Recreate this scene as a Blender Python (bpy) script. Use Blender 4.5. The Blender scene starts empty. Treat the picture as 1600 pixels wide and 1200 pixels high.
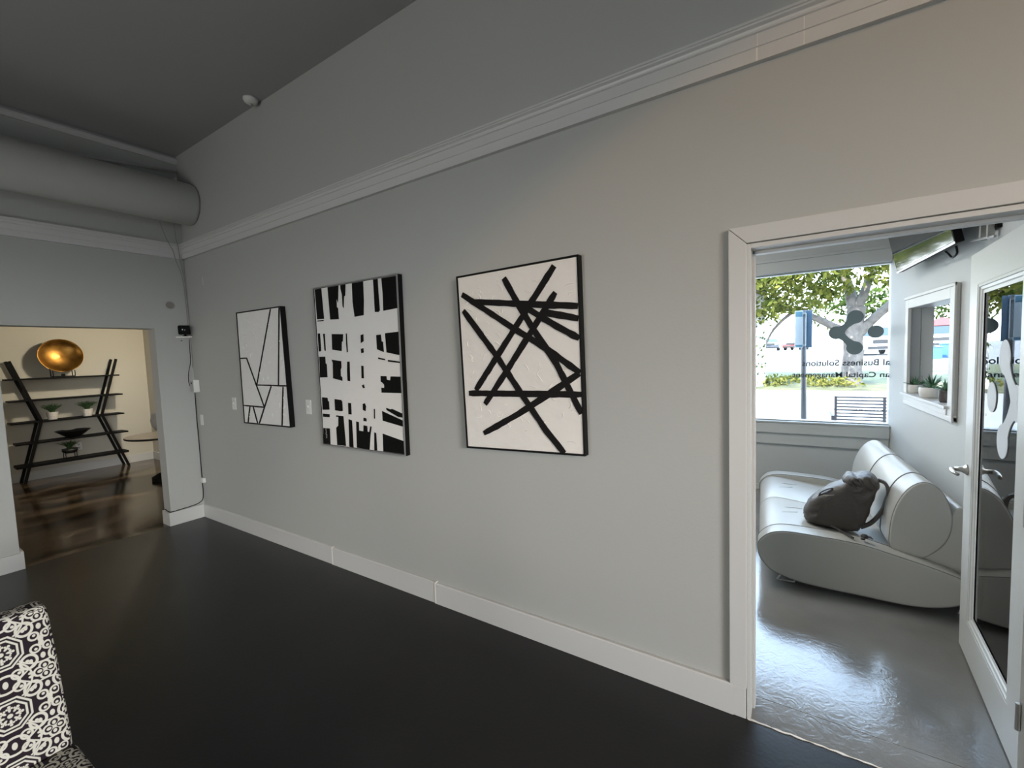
import bpy, bmesh, math, random
from mathutils import Vector, Matrix
R = random.Random(7)
scene = bpy.context.scene
COL = scene.collection
PI = math.pi

# ------------------------------------------------------------------ node helpers
def new_mat(name):
    m = bpy.data.materials.new(name); m.use_nodes = True
    nt = m.node_tree
    for n in list(nt.nodes): nt.nodes.remove(n)
    out = nt.nodes.new('ShaderNodeOutputMaterial')
    return m, nt, out

def link(nt, a, b): nt.links.new(a, b)

def mat(name, col, rough=.5, metal=0., spec=.5, bump=None, var=None, coat=0., coord='Object'):
    """bump=(scale,strength,detail); var=(scale,amount) multiplies the colour by a soft noise"""
    m, nt, out = new_mat(name)
    p = nt.nodes.new('ShaderNodeBsdfPrincipled')
    p.inputs['Base Color'].default_value = (*col, 1)
    p.inputs['Roughness'].default_value = rough
    p.inputs['Metallic'].default_value = metal
    p.inputs['Specular IOR Level'].default_value = spec
    p.inputs['Coat Weight'].default_value = coat
    link(nt, p.outputs[0], out.inputs[0])
    tc = nt.nodes.new('ShaderNodeTexCoord')
    if bump:
        n = nt.nodes.new('ShaderNodeTexNoise'); n.inputs['Scale'].default_value = bump[0]
        n.inputs['Detail'].default_value = bump[2] if len(bump) > 2 else 3
        b = nt.nodes.new('ShaderNodeBump'); b.inputs['Strength'].default_value = bump[1]; b.inputs['Distance'].default_value = .01
        link(nt, tc.outputs[coord], n.inputs['Vector']); link(nt, n.outputs['Fac'], b.inputs['Height'])
        link(nt, b.outputs[0], p.inputs['Normal'])
    if var:
        n = nt.nodes.new('ShaderNodeTexNoise'); n.inputs['Scale'].default_value = var[0]; n.inputs['Detail'].default_value = 4
        r = nt.nodes.new('ShaderNodeValToRGB')
        a = var[1]
        r.color_ramp.elements[0].position = .3; r.color_ramp.elements[1].position = .7
        r.color_ramp.elements[0].color = (*[c*(1-a) for c in col], 1)
        r.color_ramp.elements[1].color = (*[min(1, c*(1+a)) for c in col], 1)
        link(nt, tc.outputs[coord], n.inputs['Vector']); link(nt, n.outputs['Fac'], r.inputs[0]); link(nt, r.outputs[0], p.inputs['Base Color'])
    return m

def glass_mat(name, tint=(1, 1, 1), rough=0.0, gain=1.0):
    m, nt, out = new_mat(name)
    t = nt.nodes.new('ShaderNodeBsdfTransparent'); t.inputs[0].default_value = (*tint, 1)
    g = nt.nodes.new('ShaderNodeBsdfGlossy'); g.inputs['Roughness'].default_value = rough
    f = nt.nodes.new('ShaderNodeFresnel'); f.inputs['IOR'].default_value = 1.5
    mm = nt.nodes.new('ShaderNodeMath'); mm.operation = 'MULTIPLY'; mm.inputs[1].default_value = gain; mm.use_clamp = True
    x = nt.nodes.new('ShaderNodeMixShader')
    link(nt, f.outputs[0], mm.inputs[0]); link(nt, mm.outputs[0], x.inputs[0])
    link(nt, t.outputs[0], x.inputs[1]); link(nt, g.outputs[0], x.inputs[2]); link(nt, x.outputs[0], out.inputs[0])
    return m

class E:
    """tiny expression builder on top of shader math nodes"""
    nt = None
    def __init__(s, sock): s.s = sock
    @staticmethod
    def op(name, *a, clamp=False):
        n = E.nt.nodes.new('ShaderNodeMath'); n.operation = name; n.use_clamp = clamp
        for i, v in enumerate(a):
            if isinstance(v, E): E.nt.links.new(v.s, n.inputs[i])
            else: n.inputs[i].default_value = v
        return E(n.outputs[0])
    def __add__(s, o): return E.op('ADD', s, o)
    def __radd__(s, o): return E.op('ADD', o, s)
    def __sub__(s, o): return E.op('SUBTRACT', s, o)
    def __rsub__(s, o): return E.op('SUBTRACT', o, s)
    def __mul__(s, o): return E.op('MULTIPLY', s, o)
    def __rmul__(s, o): return E.op('MULTIPLY', o, s)
    def __truediv__(s, o): return E.op('DIVIDE', s, o)
def eabs(a): return E.op('ABSOLUTE', a)
def emin(*a):
    r = a[0]
    for b in a[1:]: r = E.op('MINIMUM', r, b)
    return r
def emax(a, b): return E.op('MAXIMUM', a, b)
def esqrt(a): return E.op('SQRT', a)
def elen(a, b): return esqrt(a*a + b*b)
def elt(a, b): return E.op('LESS_THAN', a, b)
def efract(a): return E.op('FRACT', a)

# ------------------------------------------------------------------ mesh builder
class MB:
    def __init__(s): s.v = []; s.f = []; s.mi = []; s.cur = 0
    def _add(s, vs, fs):
        o = len(s.v); s.v += [tuple(map(float, p)) for p in vs]
        for f in fs: s.f.append(tuple(i+o for i in f)); s.mi.append(s.cur)
        return s
    def box(s, x0, x1, y0, y1, z0, z1):
        return s._add([(x0,y0,z0),(x1,y0,z0),(x1,y1,z0),(x0,y1,z0),(x0,y0,z1),(x1,y0,z1),(x1,y1,z1),(x0,y1,z1)],
                      [(0,3,2,1),(4,5,6,7),(0,1,5,4),(1,2,6,5),(2,3,7,6),(3,0,4,7)])
    def quad(s, a, b, c, d): return s._add([a,b,c,d], [(0,1,2,3)])
    def prism(s, pts, axis, a, b):
        n = len(pts)
        def P(p, t): return {'x': (t,p[0],p[1]), 'y': (p[0],t,p[1]), 'z': (p[0],p[1],t)}[axis]
        vs = [P(p, a) for p in pts] + [P(p, b) for p in pts]
        fs = [tuple(range(n-1,-1,-1)), tuple(range(n, 2*n))] + [(i,(i+1)%n,(i+1)%n+n,i+n) for i in range(n)]
        return s._add(vs, fs)
    def loft(s, rings, cap=True, closed=True):
        n = len(rings[0]); vs = [p for r in rings for p in r]; fs = []
        for k in range(len(rings)-1):
            for i in range(n if closed else n-1):
                j = (i+1) % n
                fs.append((k*n+i, k*n+j, (k+1)*n+j, (k+1)*n+i))
        if cap:
            fs.append(tuple(range(n-1,-1,-1))); fs.append(tuple((len(rings)-1)*n+i for i in range(n)))
        return s._add(vs, fs)
    def tube(s, path, r, n=8, cap=True):
        path = [Vector(p) for p in path]
        rs = r if isinstance(r, (list, tuple)) else [r]*len(path)
        rings = []; prev = None
        for i, p in enumerate(path):
            t = (path[min(i+1, len(path)-1)] - path[max(i-1, 0)]).normalized()
            if prev is None:
                a = t.orthogonal().normalized()
            else:
                a = (prev - t*prev.dot(t)).normalized()
            prev = a; b = t.cross(a)
            rings.append([tuple(p + (a*math.cos(2*PI*k/n) + b*math.sin(2*PI*k/n))*rs[i]) for k in range(n)])
        return s.loft(rings, cap)
    def beam(s, a, b, w, d, side=(1,0,0)):
        """rectangular bar from a to b; w across, d along 'side'"""
        a = Vector(a); b = Vector(b); t = (b-a).normalized(); sd = Vector(side); sd = (sd - t*sd.dot(t)).normalized(); u = t.cross(sd)
        q = lambda p: [tuple(p + u*w/2*i + sd*d/2*j) for i, j in ((-1,-1),(1,-1),(1,1),(-1,1))]
        return s.loft([q(a), q(b)])
    def lathe(s, prof, c=(0,0,0), n=24, M=None):
        rings = []
        for r, z in prof:
            ring = []
            for k in range(n):
                p = Vector((r*math.cos(2*PI*k/n), r*math.sin(2*PI*k/n), z))
                if M is not None: p = M @ p
                ring.append(tuple(p + Vector(c)))
            rings.append(ring)
        return s.loft(rings, cap=True)
    def build(s, name, m, parent=None, smooth=False, bevel=0, seg=2, sub=0, world=True, weld=False, flip=True):
        me = bpy.data.meshes.new(name)
        off = Vector(parent.location) if (parent is not None and world) else Vector((0,0,0))
        if parent is not None and world and parent.parent is not None: off += Vector(parent.parent.location)
        me.from_pydata([tuple(Vector(p)-off) for p in s.v], [], s.f); me.update()
        ms = m if isinstance(m, (list, tuple)) else [m]
        for k in ms: me.materials.append(k)
        if len(ms) > 1: me.polygons.foreach_set('material_index', s.mi)
        if flip:
            bm = bmesh.new(); bm.from_mesh(me)
            if weld: bmesh.ops.remove_doubles(bm, verts=bm.verts, dist=1e-5)
            bmesh.ops.recalc_face_normals(bm, faces=bm.faces); bm.to_mesh(me); bm.free()
        if smooth:
            me.polygons.foreach_set('use_smooth', [True]*len(me.polygons))
        o = bpy.data.objects.new(name, me); COL.objects.link(o)
        if parent is not None: o.parent = parent
        if bevel:
            b = o.modifiers.new('bevel', 'BEVEL'); b.width = bevel; b.segments = seg; b.limit_method = 'ANGLE'; b.angle_limit = math.radians(35)
        if sub:
            q = o.modifiers.new('sub', 'SUBSURF'); q.levels = sub; q.render_levels = sub
        if smooth and (bevel or smooth == 'auto'):
            try: me.shade_smooth_by_angle(math.radians(40)) if hasattr(me, 'shade_smooth_by_angle') else None
            except Exception: pass
            for e in me.edges: pass
        return o

def sharp_by_angle(o, deg=40):
    me = o.data; bm = bmesh.new(); bm.from_mesh(me); bm.normal_update()
    for e in bm.edges:
        if len(e.link_faces) == 2 and e.calc_face_angle(0) > math.radians(deg): e.smooth = False
    bm.to_mesh(me); bm.free()
    me.polygons.foreach_set('use_smooth', [True]*len(me.polygons))
    return o

def tag(o, label, cat, group=None, kind=None):
    o['label'] = label; o['category'] = cat
    if group: o['group'] = group
    if kind: o['kind'] = kind
    return o
def thing(name, label, cat, loc=(0,0,0), rotz=0., group=None, kind=None):
    o = bpy.data.objects.new(name, None); COL.objects.link(o); o.empty_display_size = .1
    o.location = loc; o.rotation_euler = (0,0,rotz)
    return tag(o, label, cat, group, kind)
def struct(o, label, cat): return tag(o, label, cat, None, 'structure')
def children(o): return [c for c in bpy.data.objects if c.parent == o]
def dup(root, loc, rotz, label, group=None):
    def rec(o, parent):
        c = o.copy(); COL.objects.link(c)
        if parent is not None: c.parent = parent
        for ch in children(o): rec(ch, c)
        return c
    kids = children(root)
    r = root.copy(); COL.objects.link(r); r.location = loc; r.rotation_euler = (0,0,rotz); r['label'] = label
    if group: r['group'] = group
    for k in kids: rec(k, r)
    return r
def cat_rom(pts, n=6, closed=True):
    out = []; m = len(pts)
    rng = range(m if closed else m-1)
    for i in rng:
        g = lambda k: Vector(pts[k % m]) if closed else Vector(pts[max(0, min(m-1, k))])
        p0, p1, p2, p3 = g(i-1), g(i), g(i+1), g(i+2)
        for j in range(n):
            t = j/n
            out.append(tuple(.5*((2*p1) + (p2-p0)*t + (2*p0-5*p1+4*p2-p3)*t*t + (3*p1-p0-3*p2+p3)*t**3)))
    if not closed: out.append(tuple(pts[-1]))
    return out
OAK = (1.42, 18.0); BIRCH = (-1.20, 17.2)
CARS = [('white car facing the window, right of the big tree trunk', 3.55, 33.4, -PI/2+.12, 'car_white', dict(L=4.6,W=1.9,Hh=1.70)),
        ('dark car far across the road, right of the pale trunk', -2.95, 62.5, -PI/2, 'car_dark', dict(L=4.3,W=1.8,Hh=1.5,suv=True)),
        ('red car far across the road, beside the sign panel', -.35, 62.5, -PI/2-.25, 'car_red', dict(L=4.3,W=1.8,Hh=1.4,suv=False)),
        ('white car glimpsed through the inner window', 8.3, 41., -PI/2-.3, 'car_white', dict(L=4.6,W=1.9,Hh=1.8))]
CANOPY = (6.0, 30.5)
BINS = [('blue bin at the left, glimpsed outside through the inner window', 5.28, 27.7, 'blue', .55), ('taller blue bin in the middle, glimpsed outside through the inner window', 5.72, 28.4, 'blue', .66), ('pink bin right of the blue ones, glimpsed outside through the inner window', 6.0, 27.6, 'pink', .45)]
SKY, SUN, EAST_FILL, SPOT, SHELF, OFFICE_FILL, SOUTH, EXPOSURE = 12., 22., 1550, 165, 40, 44, 78, 0.1
ART1= [[(-3.704, 2.0802), (-4.018, 1.4325)], [(-3.5756, 2.0799), (-3.669, 1.4286)], [(-4.2824, 1.6733), (-4.1585, 1.6736), (-3.9174, 1.2361)], [(-4.018, 1.4325), (-3.5392, 1.4281)], [(-4.2785, 1.2428), (-3.9204, 1.2377)], [(-3.7835, 1.4227), (-4.0251, 1.086)], [(-3.6003, 1.4195), (-3.6574, 1.0869)], [(-4.1626, 1.2361), (-4.2192, 1.084)], [(-4.1058, 1.2346), (-4.0509, 1.088)]]
ART2= [[(-3.0748, 2.1717), (-2.995, 2.1658), (-2.9849, 1.9368), (-3.07, 1.9389)], [(-2.9171, 2.1618), (-2.7892, 2.1629), (-2.806, 2.0416), (-2.8214, 2.0747), (-2.8234, 2.0087), (-2.81, 2.0017), (-2.8088, 1.9209), (-2.908, 1.9252)], [(-2.7662, 2.1631), (-2.709, 2.1621), (-2.7195, 2.0816), (-2.7335, 2.0773), (-2.746, 1.9961), (-2.754, 2.0082), (-2.7547, 2.0937), (-2.7662, 2.1347)], [(-2.6362, 2.1603), (-2.5174, 2.1627), (-2.5213, 2.0258), (-2.5326, 1.9281), (-2.6277, 1.9244), (-2.6401, 2.026)], [(-2.4126, 2.1623), (-2.3684, 2.1622), (-2.3682, 2.0696), (-2.3641, 1.9469), (-2.3793, 1.9375), (-2.4129, 1.9403), (-2.412, 2.0742)], [(-2.3304, 2.1627), (-2.1846, 2.1701), (-2.1913, 1.9478), (-2.3274, 1.9412), (-2.3255, 2.0597)], [(-3.0709, 2.179), (-2.1843, 2.1736), (-2.1853, 2.1615), (-3.0722, 2.1672)], [(-3.066, 1.9289), (-2.9907, 1.9295), (-2.9916, 1.9212), (-3.0668, 1.9218)], [(-3.0715, 1.8326), (-3.0463, 1.8312), (-3.0457, 1.6969), (-3.0733, 1.6948)], [(-3.0067, 1.8266), (-2.9869, 1.8255), (-2.9886, 1.6979), (-3.0021, 1.7014)], [(-2.9016, 1.8189), (-2.7707, 1.81), (-2.7784, 1.7601), (-2.7909, 1.7549), (-2.7992, 1.6896), (-2.9069, 1.7028)], [(-2.7364, 1.8138), (-2.7274, 1.8133), (-2.7284, 1.6802), (-2.7378, 1.6777), (-2.7405, 1.744)], [(-2.5746, 1.7936), (-2.5468, 1.7976), (-2.5486, 1.7494), (-2.5779, 1.7379)], [(-2.5815, 1.6978), (-2.5555, 1.7013), (-2.553, 1.6716), (-2.5792, 1.6669)], [(-2.4123, 1.7848), (-2.368, 1.7856), (-2.3637, 1.7408), (-2.3499, 1.7348), (-2.3475, 1.6675), (-2.4123, 1.6887)], [(-2.3239, 1.7923), (-2.191, 1.7952), (-2.1937, 1.6415), (-2.3185, 1.6639)], [(-2.4049, 1.6325), (-2.3379, 1.6199), (-2.3424, 1.6125), (-2.4042, 1.6216)], [(-2.3108, 1.6139), (-2.1969, 1.5997), (-2.1961, 1.5902), (-2.3078, 1.602)], [(-3.0726, 1.6551), (-3.0001, 1.6543), (-3.0004, 1.6049), (-2.9865, 1.5955), (-2.9888, 1.4989), (-3.0806, 1.4972)], [(-2.924, 1.6302), (-2.8112, 1.6158), (-2.813, 1.569), (-2.8238, 1.5544), (-2.8266, 1.5074), (-2.8106, 1.4985), (-2.8114, 1.472), (-2.919, 1.4909), (-2.9101, 1.6061)], [(-2.7405, 1.6113), (-2.7151, 1.6108), (-2.7222, 1.4705), (-2.7484, 1.4721), (-2.749, 1.5419)], [(-2.587, 1.5799), (-2.5666, 1.5767), (-2.5693, 1.4895), (-2.5917, 1.4906)], [(-2.5938, 1.4384), (-2.5731, 1.4471), (-2.565, 1.4217), (-2.5823, 1.4215)], [(-2.3912, 1.5057), (-2.3354, 1.5045), (-2.3333, 1.4812), (-2.2984, 1.4758), (-2.2923, 1.5027), (-2.2006, 1.5008), (-2.1939, 1.3915), (-2.3909, 1.3919), (-2.3897, 1.4264), (-2.3618, 1.424), (-2.36, 1.4458), (-2.3749, 1.4594), (-2.3928, 1.4675)], [(-3.0705, 1.3452), (-3.0052, 1.3424), (-3.0007, 1.3192), (-2.9893, 1.3135), (-2.9898, 1.2523), (-3.0738, 1.2479)], [(-2.9155, 1.3348), (-2.8395, 1.3296), (-2.8284, 1.318), (-2.8286, 1.2496), (-2.8478, 1.2458), (-2.9174, 1.2503)], [(-2.7575, 1.3112), (-2.7275, 1.3091), (-2.7289, 1.2271), (-2.7609, 1.2269)], [(-2.5969, 1.3074), (-2.5747, 1.3137), (-2.5637, 1.2913), (-2.571, 1.2581), (-2.5981, 1.2644)], [(-2.4803, 1.2763), (-2.472, 1.2766), (-2.4752, 1.2091), (-2.4844, 1.2087)], [(-3.0739, 1.2181), (-2.9915, 1.2168), (-2.9939, 1.194), (-3.0744, 1.1945)], [(-2.9087, 1.2119), (-2.8259, 1.2097), (-2.8166, 0.987), (-2.9187, 0.9876), (-2.9181, 1.1187), (-2.8903, 1.1355), (-2.8836, 1.2022), (-2.9098, 1.201)], [(-2.7645, 1.1901), (-2.7285, 1.1831), (-2.7291, 0.9825), (-2.7747, 0.9863)], [(-2.6793, 1.1781), (-2.6528, 1.1754), (-2.6558, 1.1131), (-2.6059, 1.1105), (-2.5992, 1.1553), (-2.5632, 1.1517), (-2.5624, 1.1117), (-2.5428, 1.1101), (-2.529, 1.152), (-2.5165, 1.1487), (-2.535, 1.0821), (-2.5522, 0.9833), (-2.6881, 0.986)], [(-2.5943, 1.2101), (-2.567, 1.2058), (-2.5672, 1.184), (-2.5991, 1.1858)], [(-2.4886, 1.1109), (-2.4723, 1.1063), (-2.4717, 0.9848), (-2.4986, 0.9835)], [(-2.3528, 1.2887), (-2.31, 1.2794), (-2.2979, 1.2842), (-2.1988, 1.2559), (-2.1985, 1.2292), (-2.2401, 1.2326), (-2.35, 1.274)], [(-2.3965, 1.265), (-2.1963, 1.209), (-2.1956, 1.1679), (-2.3963, 1.1986)], [(-2.4038, 1.1082), (-2.199, 1.0711), (-2.1947, 0.9773), (-2.4058, 0.984)], [(-3.0788, 1.1058), (-2.9999, 1.1075), (-3.0036, 0.9855), (-3.0849, 0.9814)]]
ART3= [[(-1.0442, 2.0595), (-1.5765, 1.4206)], [(-1.353, 2.0362), (-1.2665, 1.8852), (-1.1764, 1.7465), (-1.0464, 1.5618), (-0.9645, 1.4047), (-0.9144, 1.3108)], [(-1.042, 1.9266), (-1.2134, 1.708), (-1.3566, 1.5303), (-1.5138, 1.3405)], [(-1.6488, 1.9777), (-1.3085, 1.7649), (-1.1107, 1.648), (-0.917, 1.5163)], [(-1.5706, 1.9293), (-1.2065, 1.8817), (-0.9201, 1.847)], [(-1.2365, 1.8774), (-1.1278, 1.8081), (-1.04, 1.7557), (-0.9174, 1.6881)], [(-1.1156, 1.8319), (-1.0165, 1.8093), (-0.9198, 1.7857)], [(-1.644, 1.8841), (-1.4176, 1.6115), (-1.262, 1.3988), (-1.1204, 1.2129), (-1.017, 1.1011)], [(-1.6273, 1.4018), (-1.2865, 1.4046), (-0.9138, 1.4076)], [(-1.5307, 1.1697), (-1.2911, 1.2924), (-1.0964, 1.4071), (-0.9213, 1.5134)]]

# ------------------------------------------------------------------ materials
M = {}
M['wall'] = mat('painted_wall', (.438,.445,.425), .55, spec=.35, bump=(90,.06,3))
M['ceil'] = mat('painted_ceiling', (.36,.36,.355), .8, spec=.2, bump=(70,.05,3))
M['cream_wall'] = mat('cream_wall', (.56,.535,.46), .7, spec=.3, bump=(90,.05,3))
M['office_wall'] = mat('office_wall', (.55,.57,.565), .55, spec=.35, bump=(90,.05,3))
M['trim'] = mat('trim_paint', (.59,.59,.575), .40, bump=(40,.015,2))
M['door_paint'] = mat('door_paint', (.64,.655,.64), .38, bump=(30,.03,2))
M['caulk'] = mat('caulk', (.80,.77,.71), .6)
M['dark_floor'] = mat('charcoal_floor', (.0120,.0123,.0133), .32, spec=.34, bump=(60,.05,4), var=(3,.15))
M['black'] = mat('black_satin', (.005,.005,.005), .5, spec=.15)
M['black_metal'] = mat('black_metal', (.005,.005,.005), .55, spec=.12)
M['white_plastic'] = mat('white_plastic', (.72,.72,.69), .4)
M['grey_plastic'] = mat('grey_plastic', (.42,.42,.40), .5)
M['duct'] = mat('duct_paint', (.52,.525,.50), .42, bump=(30,.05,2))
M['silver'] = mat('silver_edge', (.42,.42,.42), .35, metal=.8)
M['chrome'] = mat('brushed_nickel', (.55,.54,.52), .28, metal=1.)
M['canvas'] = mat('white_canvas', (.80,.79,.77), .6, bump=(9,.55,2))
M['canvas_warm'] = mat('ivory_canvas', (.82,.79,.75), .55, bump=(11,.6,2))
M['paint_black'] = mat('black_paint', (.004,.004,.004), .5, spec=.12, bump=(60,.1,2))
M['paint_soft'] = mat('soft_black_paint', (.009,.008,.008), .6, spec=.15, bump=(60,.15,2))
M['pot'] = mat('white_pot', (.72,.70,.66), .45, bump=(40,.05))
M['leaf'] = mat('leaf_green', (.045,.10,.035), .5, var=(30,.4))
M['agave'] = mat('agave_leaf', (.09,.20,.11), .45, var=(20,.3))
M['soil'] = mat('soil', (.03,.02,.015), .9)
M['table'] = mat('table_laminate', (.16,.14,.12), .3)
M['fabric_grey'] = mat('grey_fabric', (.40,.39,.37), .9, bump=(200,.2))
M['leather'] = mat('pale_leather', (.455,.45,.42), .36, spec=.45, bump=(160,.06,2))
M['seam'] = mat('leather_seam', (.22,.225,.22), .5)
M['bag'] = mat('brown_leather', (.075,.065,.060), .45, bump=(60,.25,3))
M['strap'] = mat('dark_strap', (.035,.03,.03), .5)
M['frost'] = mat('frosted_vinyl', (.62,.66,.70), .6)
M['vinyl'] = mat('slate_vinyl', (.16,.215,.235), .6)
M['letter'] = mat('letter_vinyl', (.07,.085,.095), .6)
M['camera_black'] = mat('camera_black', (.004,.004,.004), .7, spec=.12)
M['cable_grey'] = mat('cable_grey', (.30,.30,.28), .5)
M['disc_grey'] = mat('disc_grey', (.22,.205,.19), .6)
M['screen'] = mat('tv_screen', (.012,.014,.016), .06, spec=.9)
M['bowl_black'] = mat('matte_black_bowl', (.007,.007,.007), .5)
M['blue'] = mat('blue_paper', (.05,.14,.32), .6)
M['glass'] = glass_mat('window_glass', (.97,.985,.98), 0, .8)
M['door_glass'] = glass_mat('door_glass', (.92,.95,.94), 0, 1.25)

def bronze():
    m, nt, out = new_mat('hammered_bronze')
    p = nt.nodes.new('ShaderNodeBsdfPrincipled'); tc = nt.nodes.new('ShaderNodeTexCoord')
    n = nt.nodes.new('ShaderNodeTexNoise'); n.inputs['Scale'].default_value = 6; n.inputs['Detail'].default_value = 5
    r = nt.nodes.new('ShaderNodeValToRGB')
    r.color_ramp.elements[0].color = (.16,.065,.012,1); r.color_ramp.elements[1].color = (.62,.33,.08,1)
    r.color_ramp.elements[0].position = .25; r.color_ramp.elements[1].position = .75
    p.inputs['Metallic'].default_value = 1; p.inputs['Roughness'].default_value = .32
    b = nt.nodes.new('ShaderNodeBump'); b.inputs['Strength'].default_value = .3; b.inputs['Distance'].default_value = .01
    link(nt, tc.outputs['Object'], n.inputs['Vector']); link(nt, n.outputs['Fac'], r.inputs[0]); link(nt, r.outputs[0], p.inputs['Base Color'])
    link(nt, n.outputs['Fac'], b.inputs['Height']); link(nt, b.outputs[0], p.inputs['Normal']); link(nt, p.outputs[0], out.inputs[0])
    return m
M['bronze'] = bronze()

def stained_concrete():
    m, nt, out = new_mat('stained_concrete')
    p = nt.nodes.new('ShaderNodeBsdfPrincipled'); tc = nt.nodes.new('ShaderNodeTexCoord')
    mp = nt.nodes.new('ShaderNodeMapping'); mp.inputs['Scale'].default_value = (1.6,.6,1)
    n = nt.nodes.new('ShaderNodeTexNoise'); n.inputs['Scale'].default_value = 2.2; n.inputs['Detail'].default_value = 7; n.inputs['Distortion'].default_value = .6
    r = nt.nodes.new('ShaderNodeValToRGB')
    e = r.color_ramp.elements
    e[0].position = .36; e[0].color = (.010,.006,.003,1); e[1].position = .66; e[1].color = (.13,.092,.058,1)
    k = e.new(.5); k.color = (.038,.024,.013,1)
    n2 = nt.nodes.new('ShaderNodeTexNoise'); n2.inputs['Scale'].default_value = 30; n2.inputs['Detail'].default_value = 4
    b = nt.nodes.new('ShaderNodeBump'); b.inputs['Strength'].default_value = .06; b.inputs['Distance'].default_value = .01
    p.inputs['Roughness'].default_value = .13; p.inputs['Specular IOR Level'].default_value = .5
    link(nt, tc.outputs['Object'], mp.inputs[0]); link(nt, mp.outputs[0], n.inputs['Vector'])
    link(nt, n.outputs['Fac'], r.inputs[0]); link(nt, r.outputs[0], p.inputs['Base Color'])
    link(nt, tc.outputs['Object'], n2.inputs['Vector']); link(nt, n2.outputs['Fac'], b.inputs['Height']); link(nt, b.outputs[0], p.inputs['Normal'])
    link(nt, p.outputs[0], out.inputs[0])
    return m
M['brown_floor'] = stained_concrete()

def sealed_concrete():
    m, nt, out = new_mat('sealed_grey_concrete')
    p = nt.nodes.new('ShaderNodeBsdfPrincipled'); tc = nt.nodes.new('ShaderNodeTexCoord')
    n = nt.nodes.new('ShaderNodeTexNoise'); n.inputs['Scale'].default_value = 15; n.inputs['Detail'].default_value = 4; n.inputs['Distortion'].default_value = 3.0
    n2 = nt.nodes.new('ShaderNodeTexNoise'); n2.inputs['Scale'].default_value = 2; n2.inputs['Detail'].default_value = 5
    r = nt.nodes.new('ShaderNodeValToRGB'); e = r.color_ramp.elements
    e[0].position = .3; e[0].color = (.165,.165,.157,1); e[1].position = .75; e[1].color = (.255,.26,.255,1)
    b = nt.nodes.new('ShaderNodeBump'); b.inputs['Strength'].default_value = .18; b.inputs['Distance'].default_value = .004
    p.inputs['Roughness'].default_value = .14; p.inputs['Specular IOR Level'].default_value = .8
    link(nt, tc.outputs['Object'], n.inputs['Vector']); link(nt, tc.outputs['Object'], n2.inputs['Vector'])
    link(nt, n2.outputs['Fac'], r.inputs[0]); link(nt, r.outputs[0], p.inputs['Base Color'])
    link(nt, n.outputs['Fac'], b.inputs['Height']); link(nt, b.outputs[0], p.inputs['Normal']); link(nt, p.outputs[0], out.inputs[0])
    return m
M['grey_floor'] = sealed_concrete()

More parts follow.
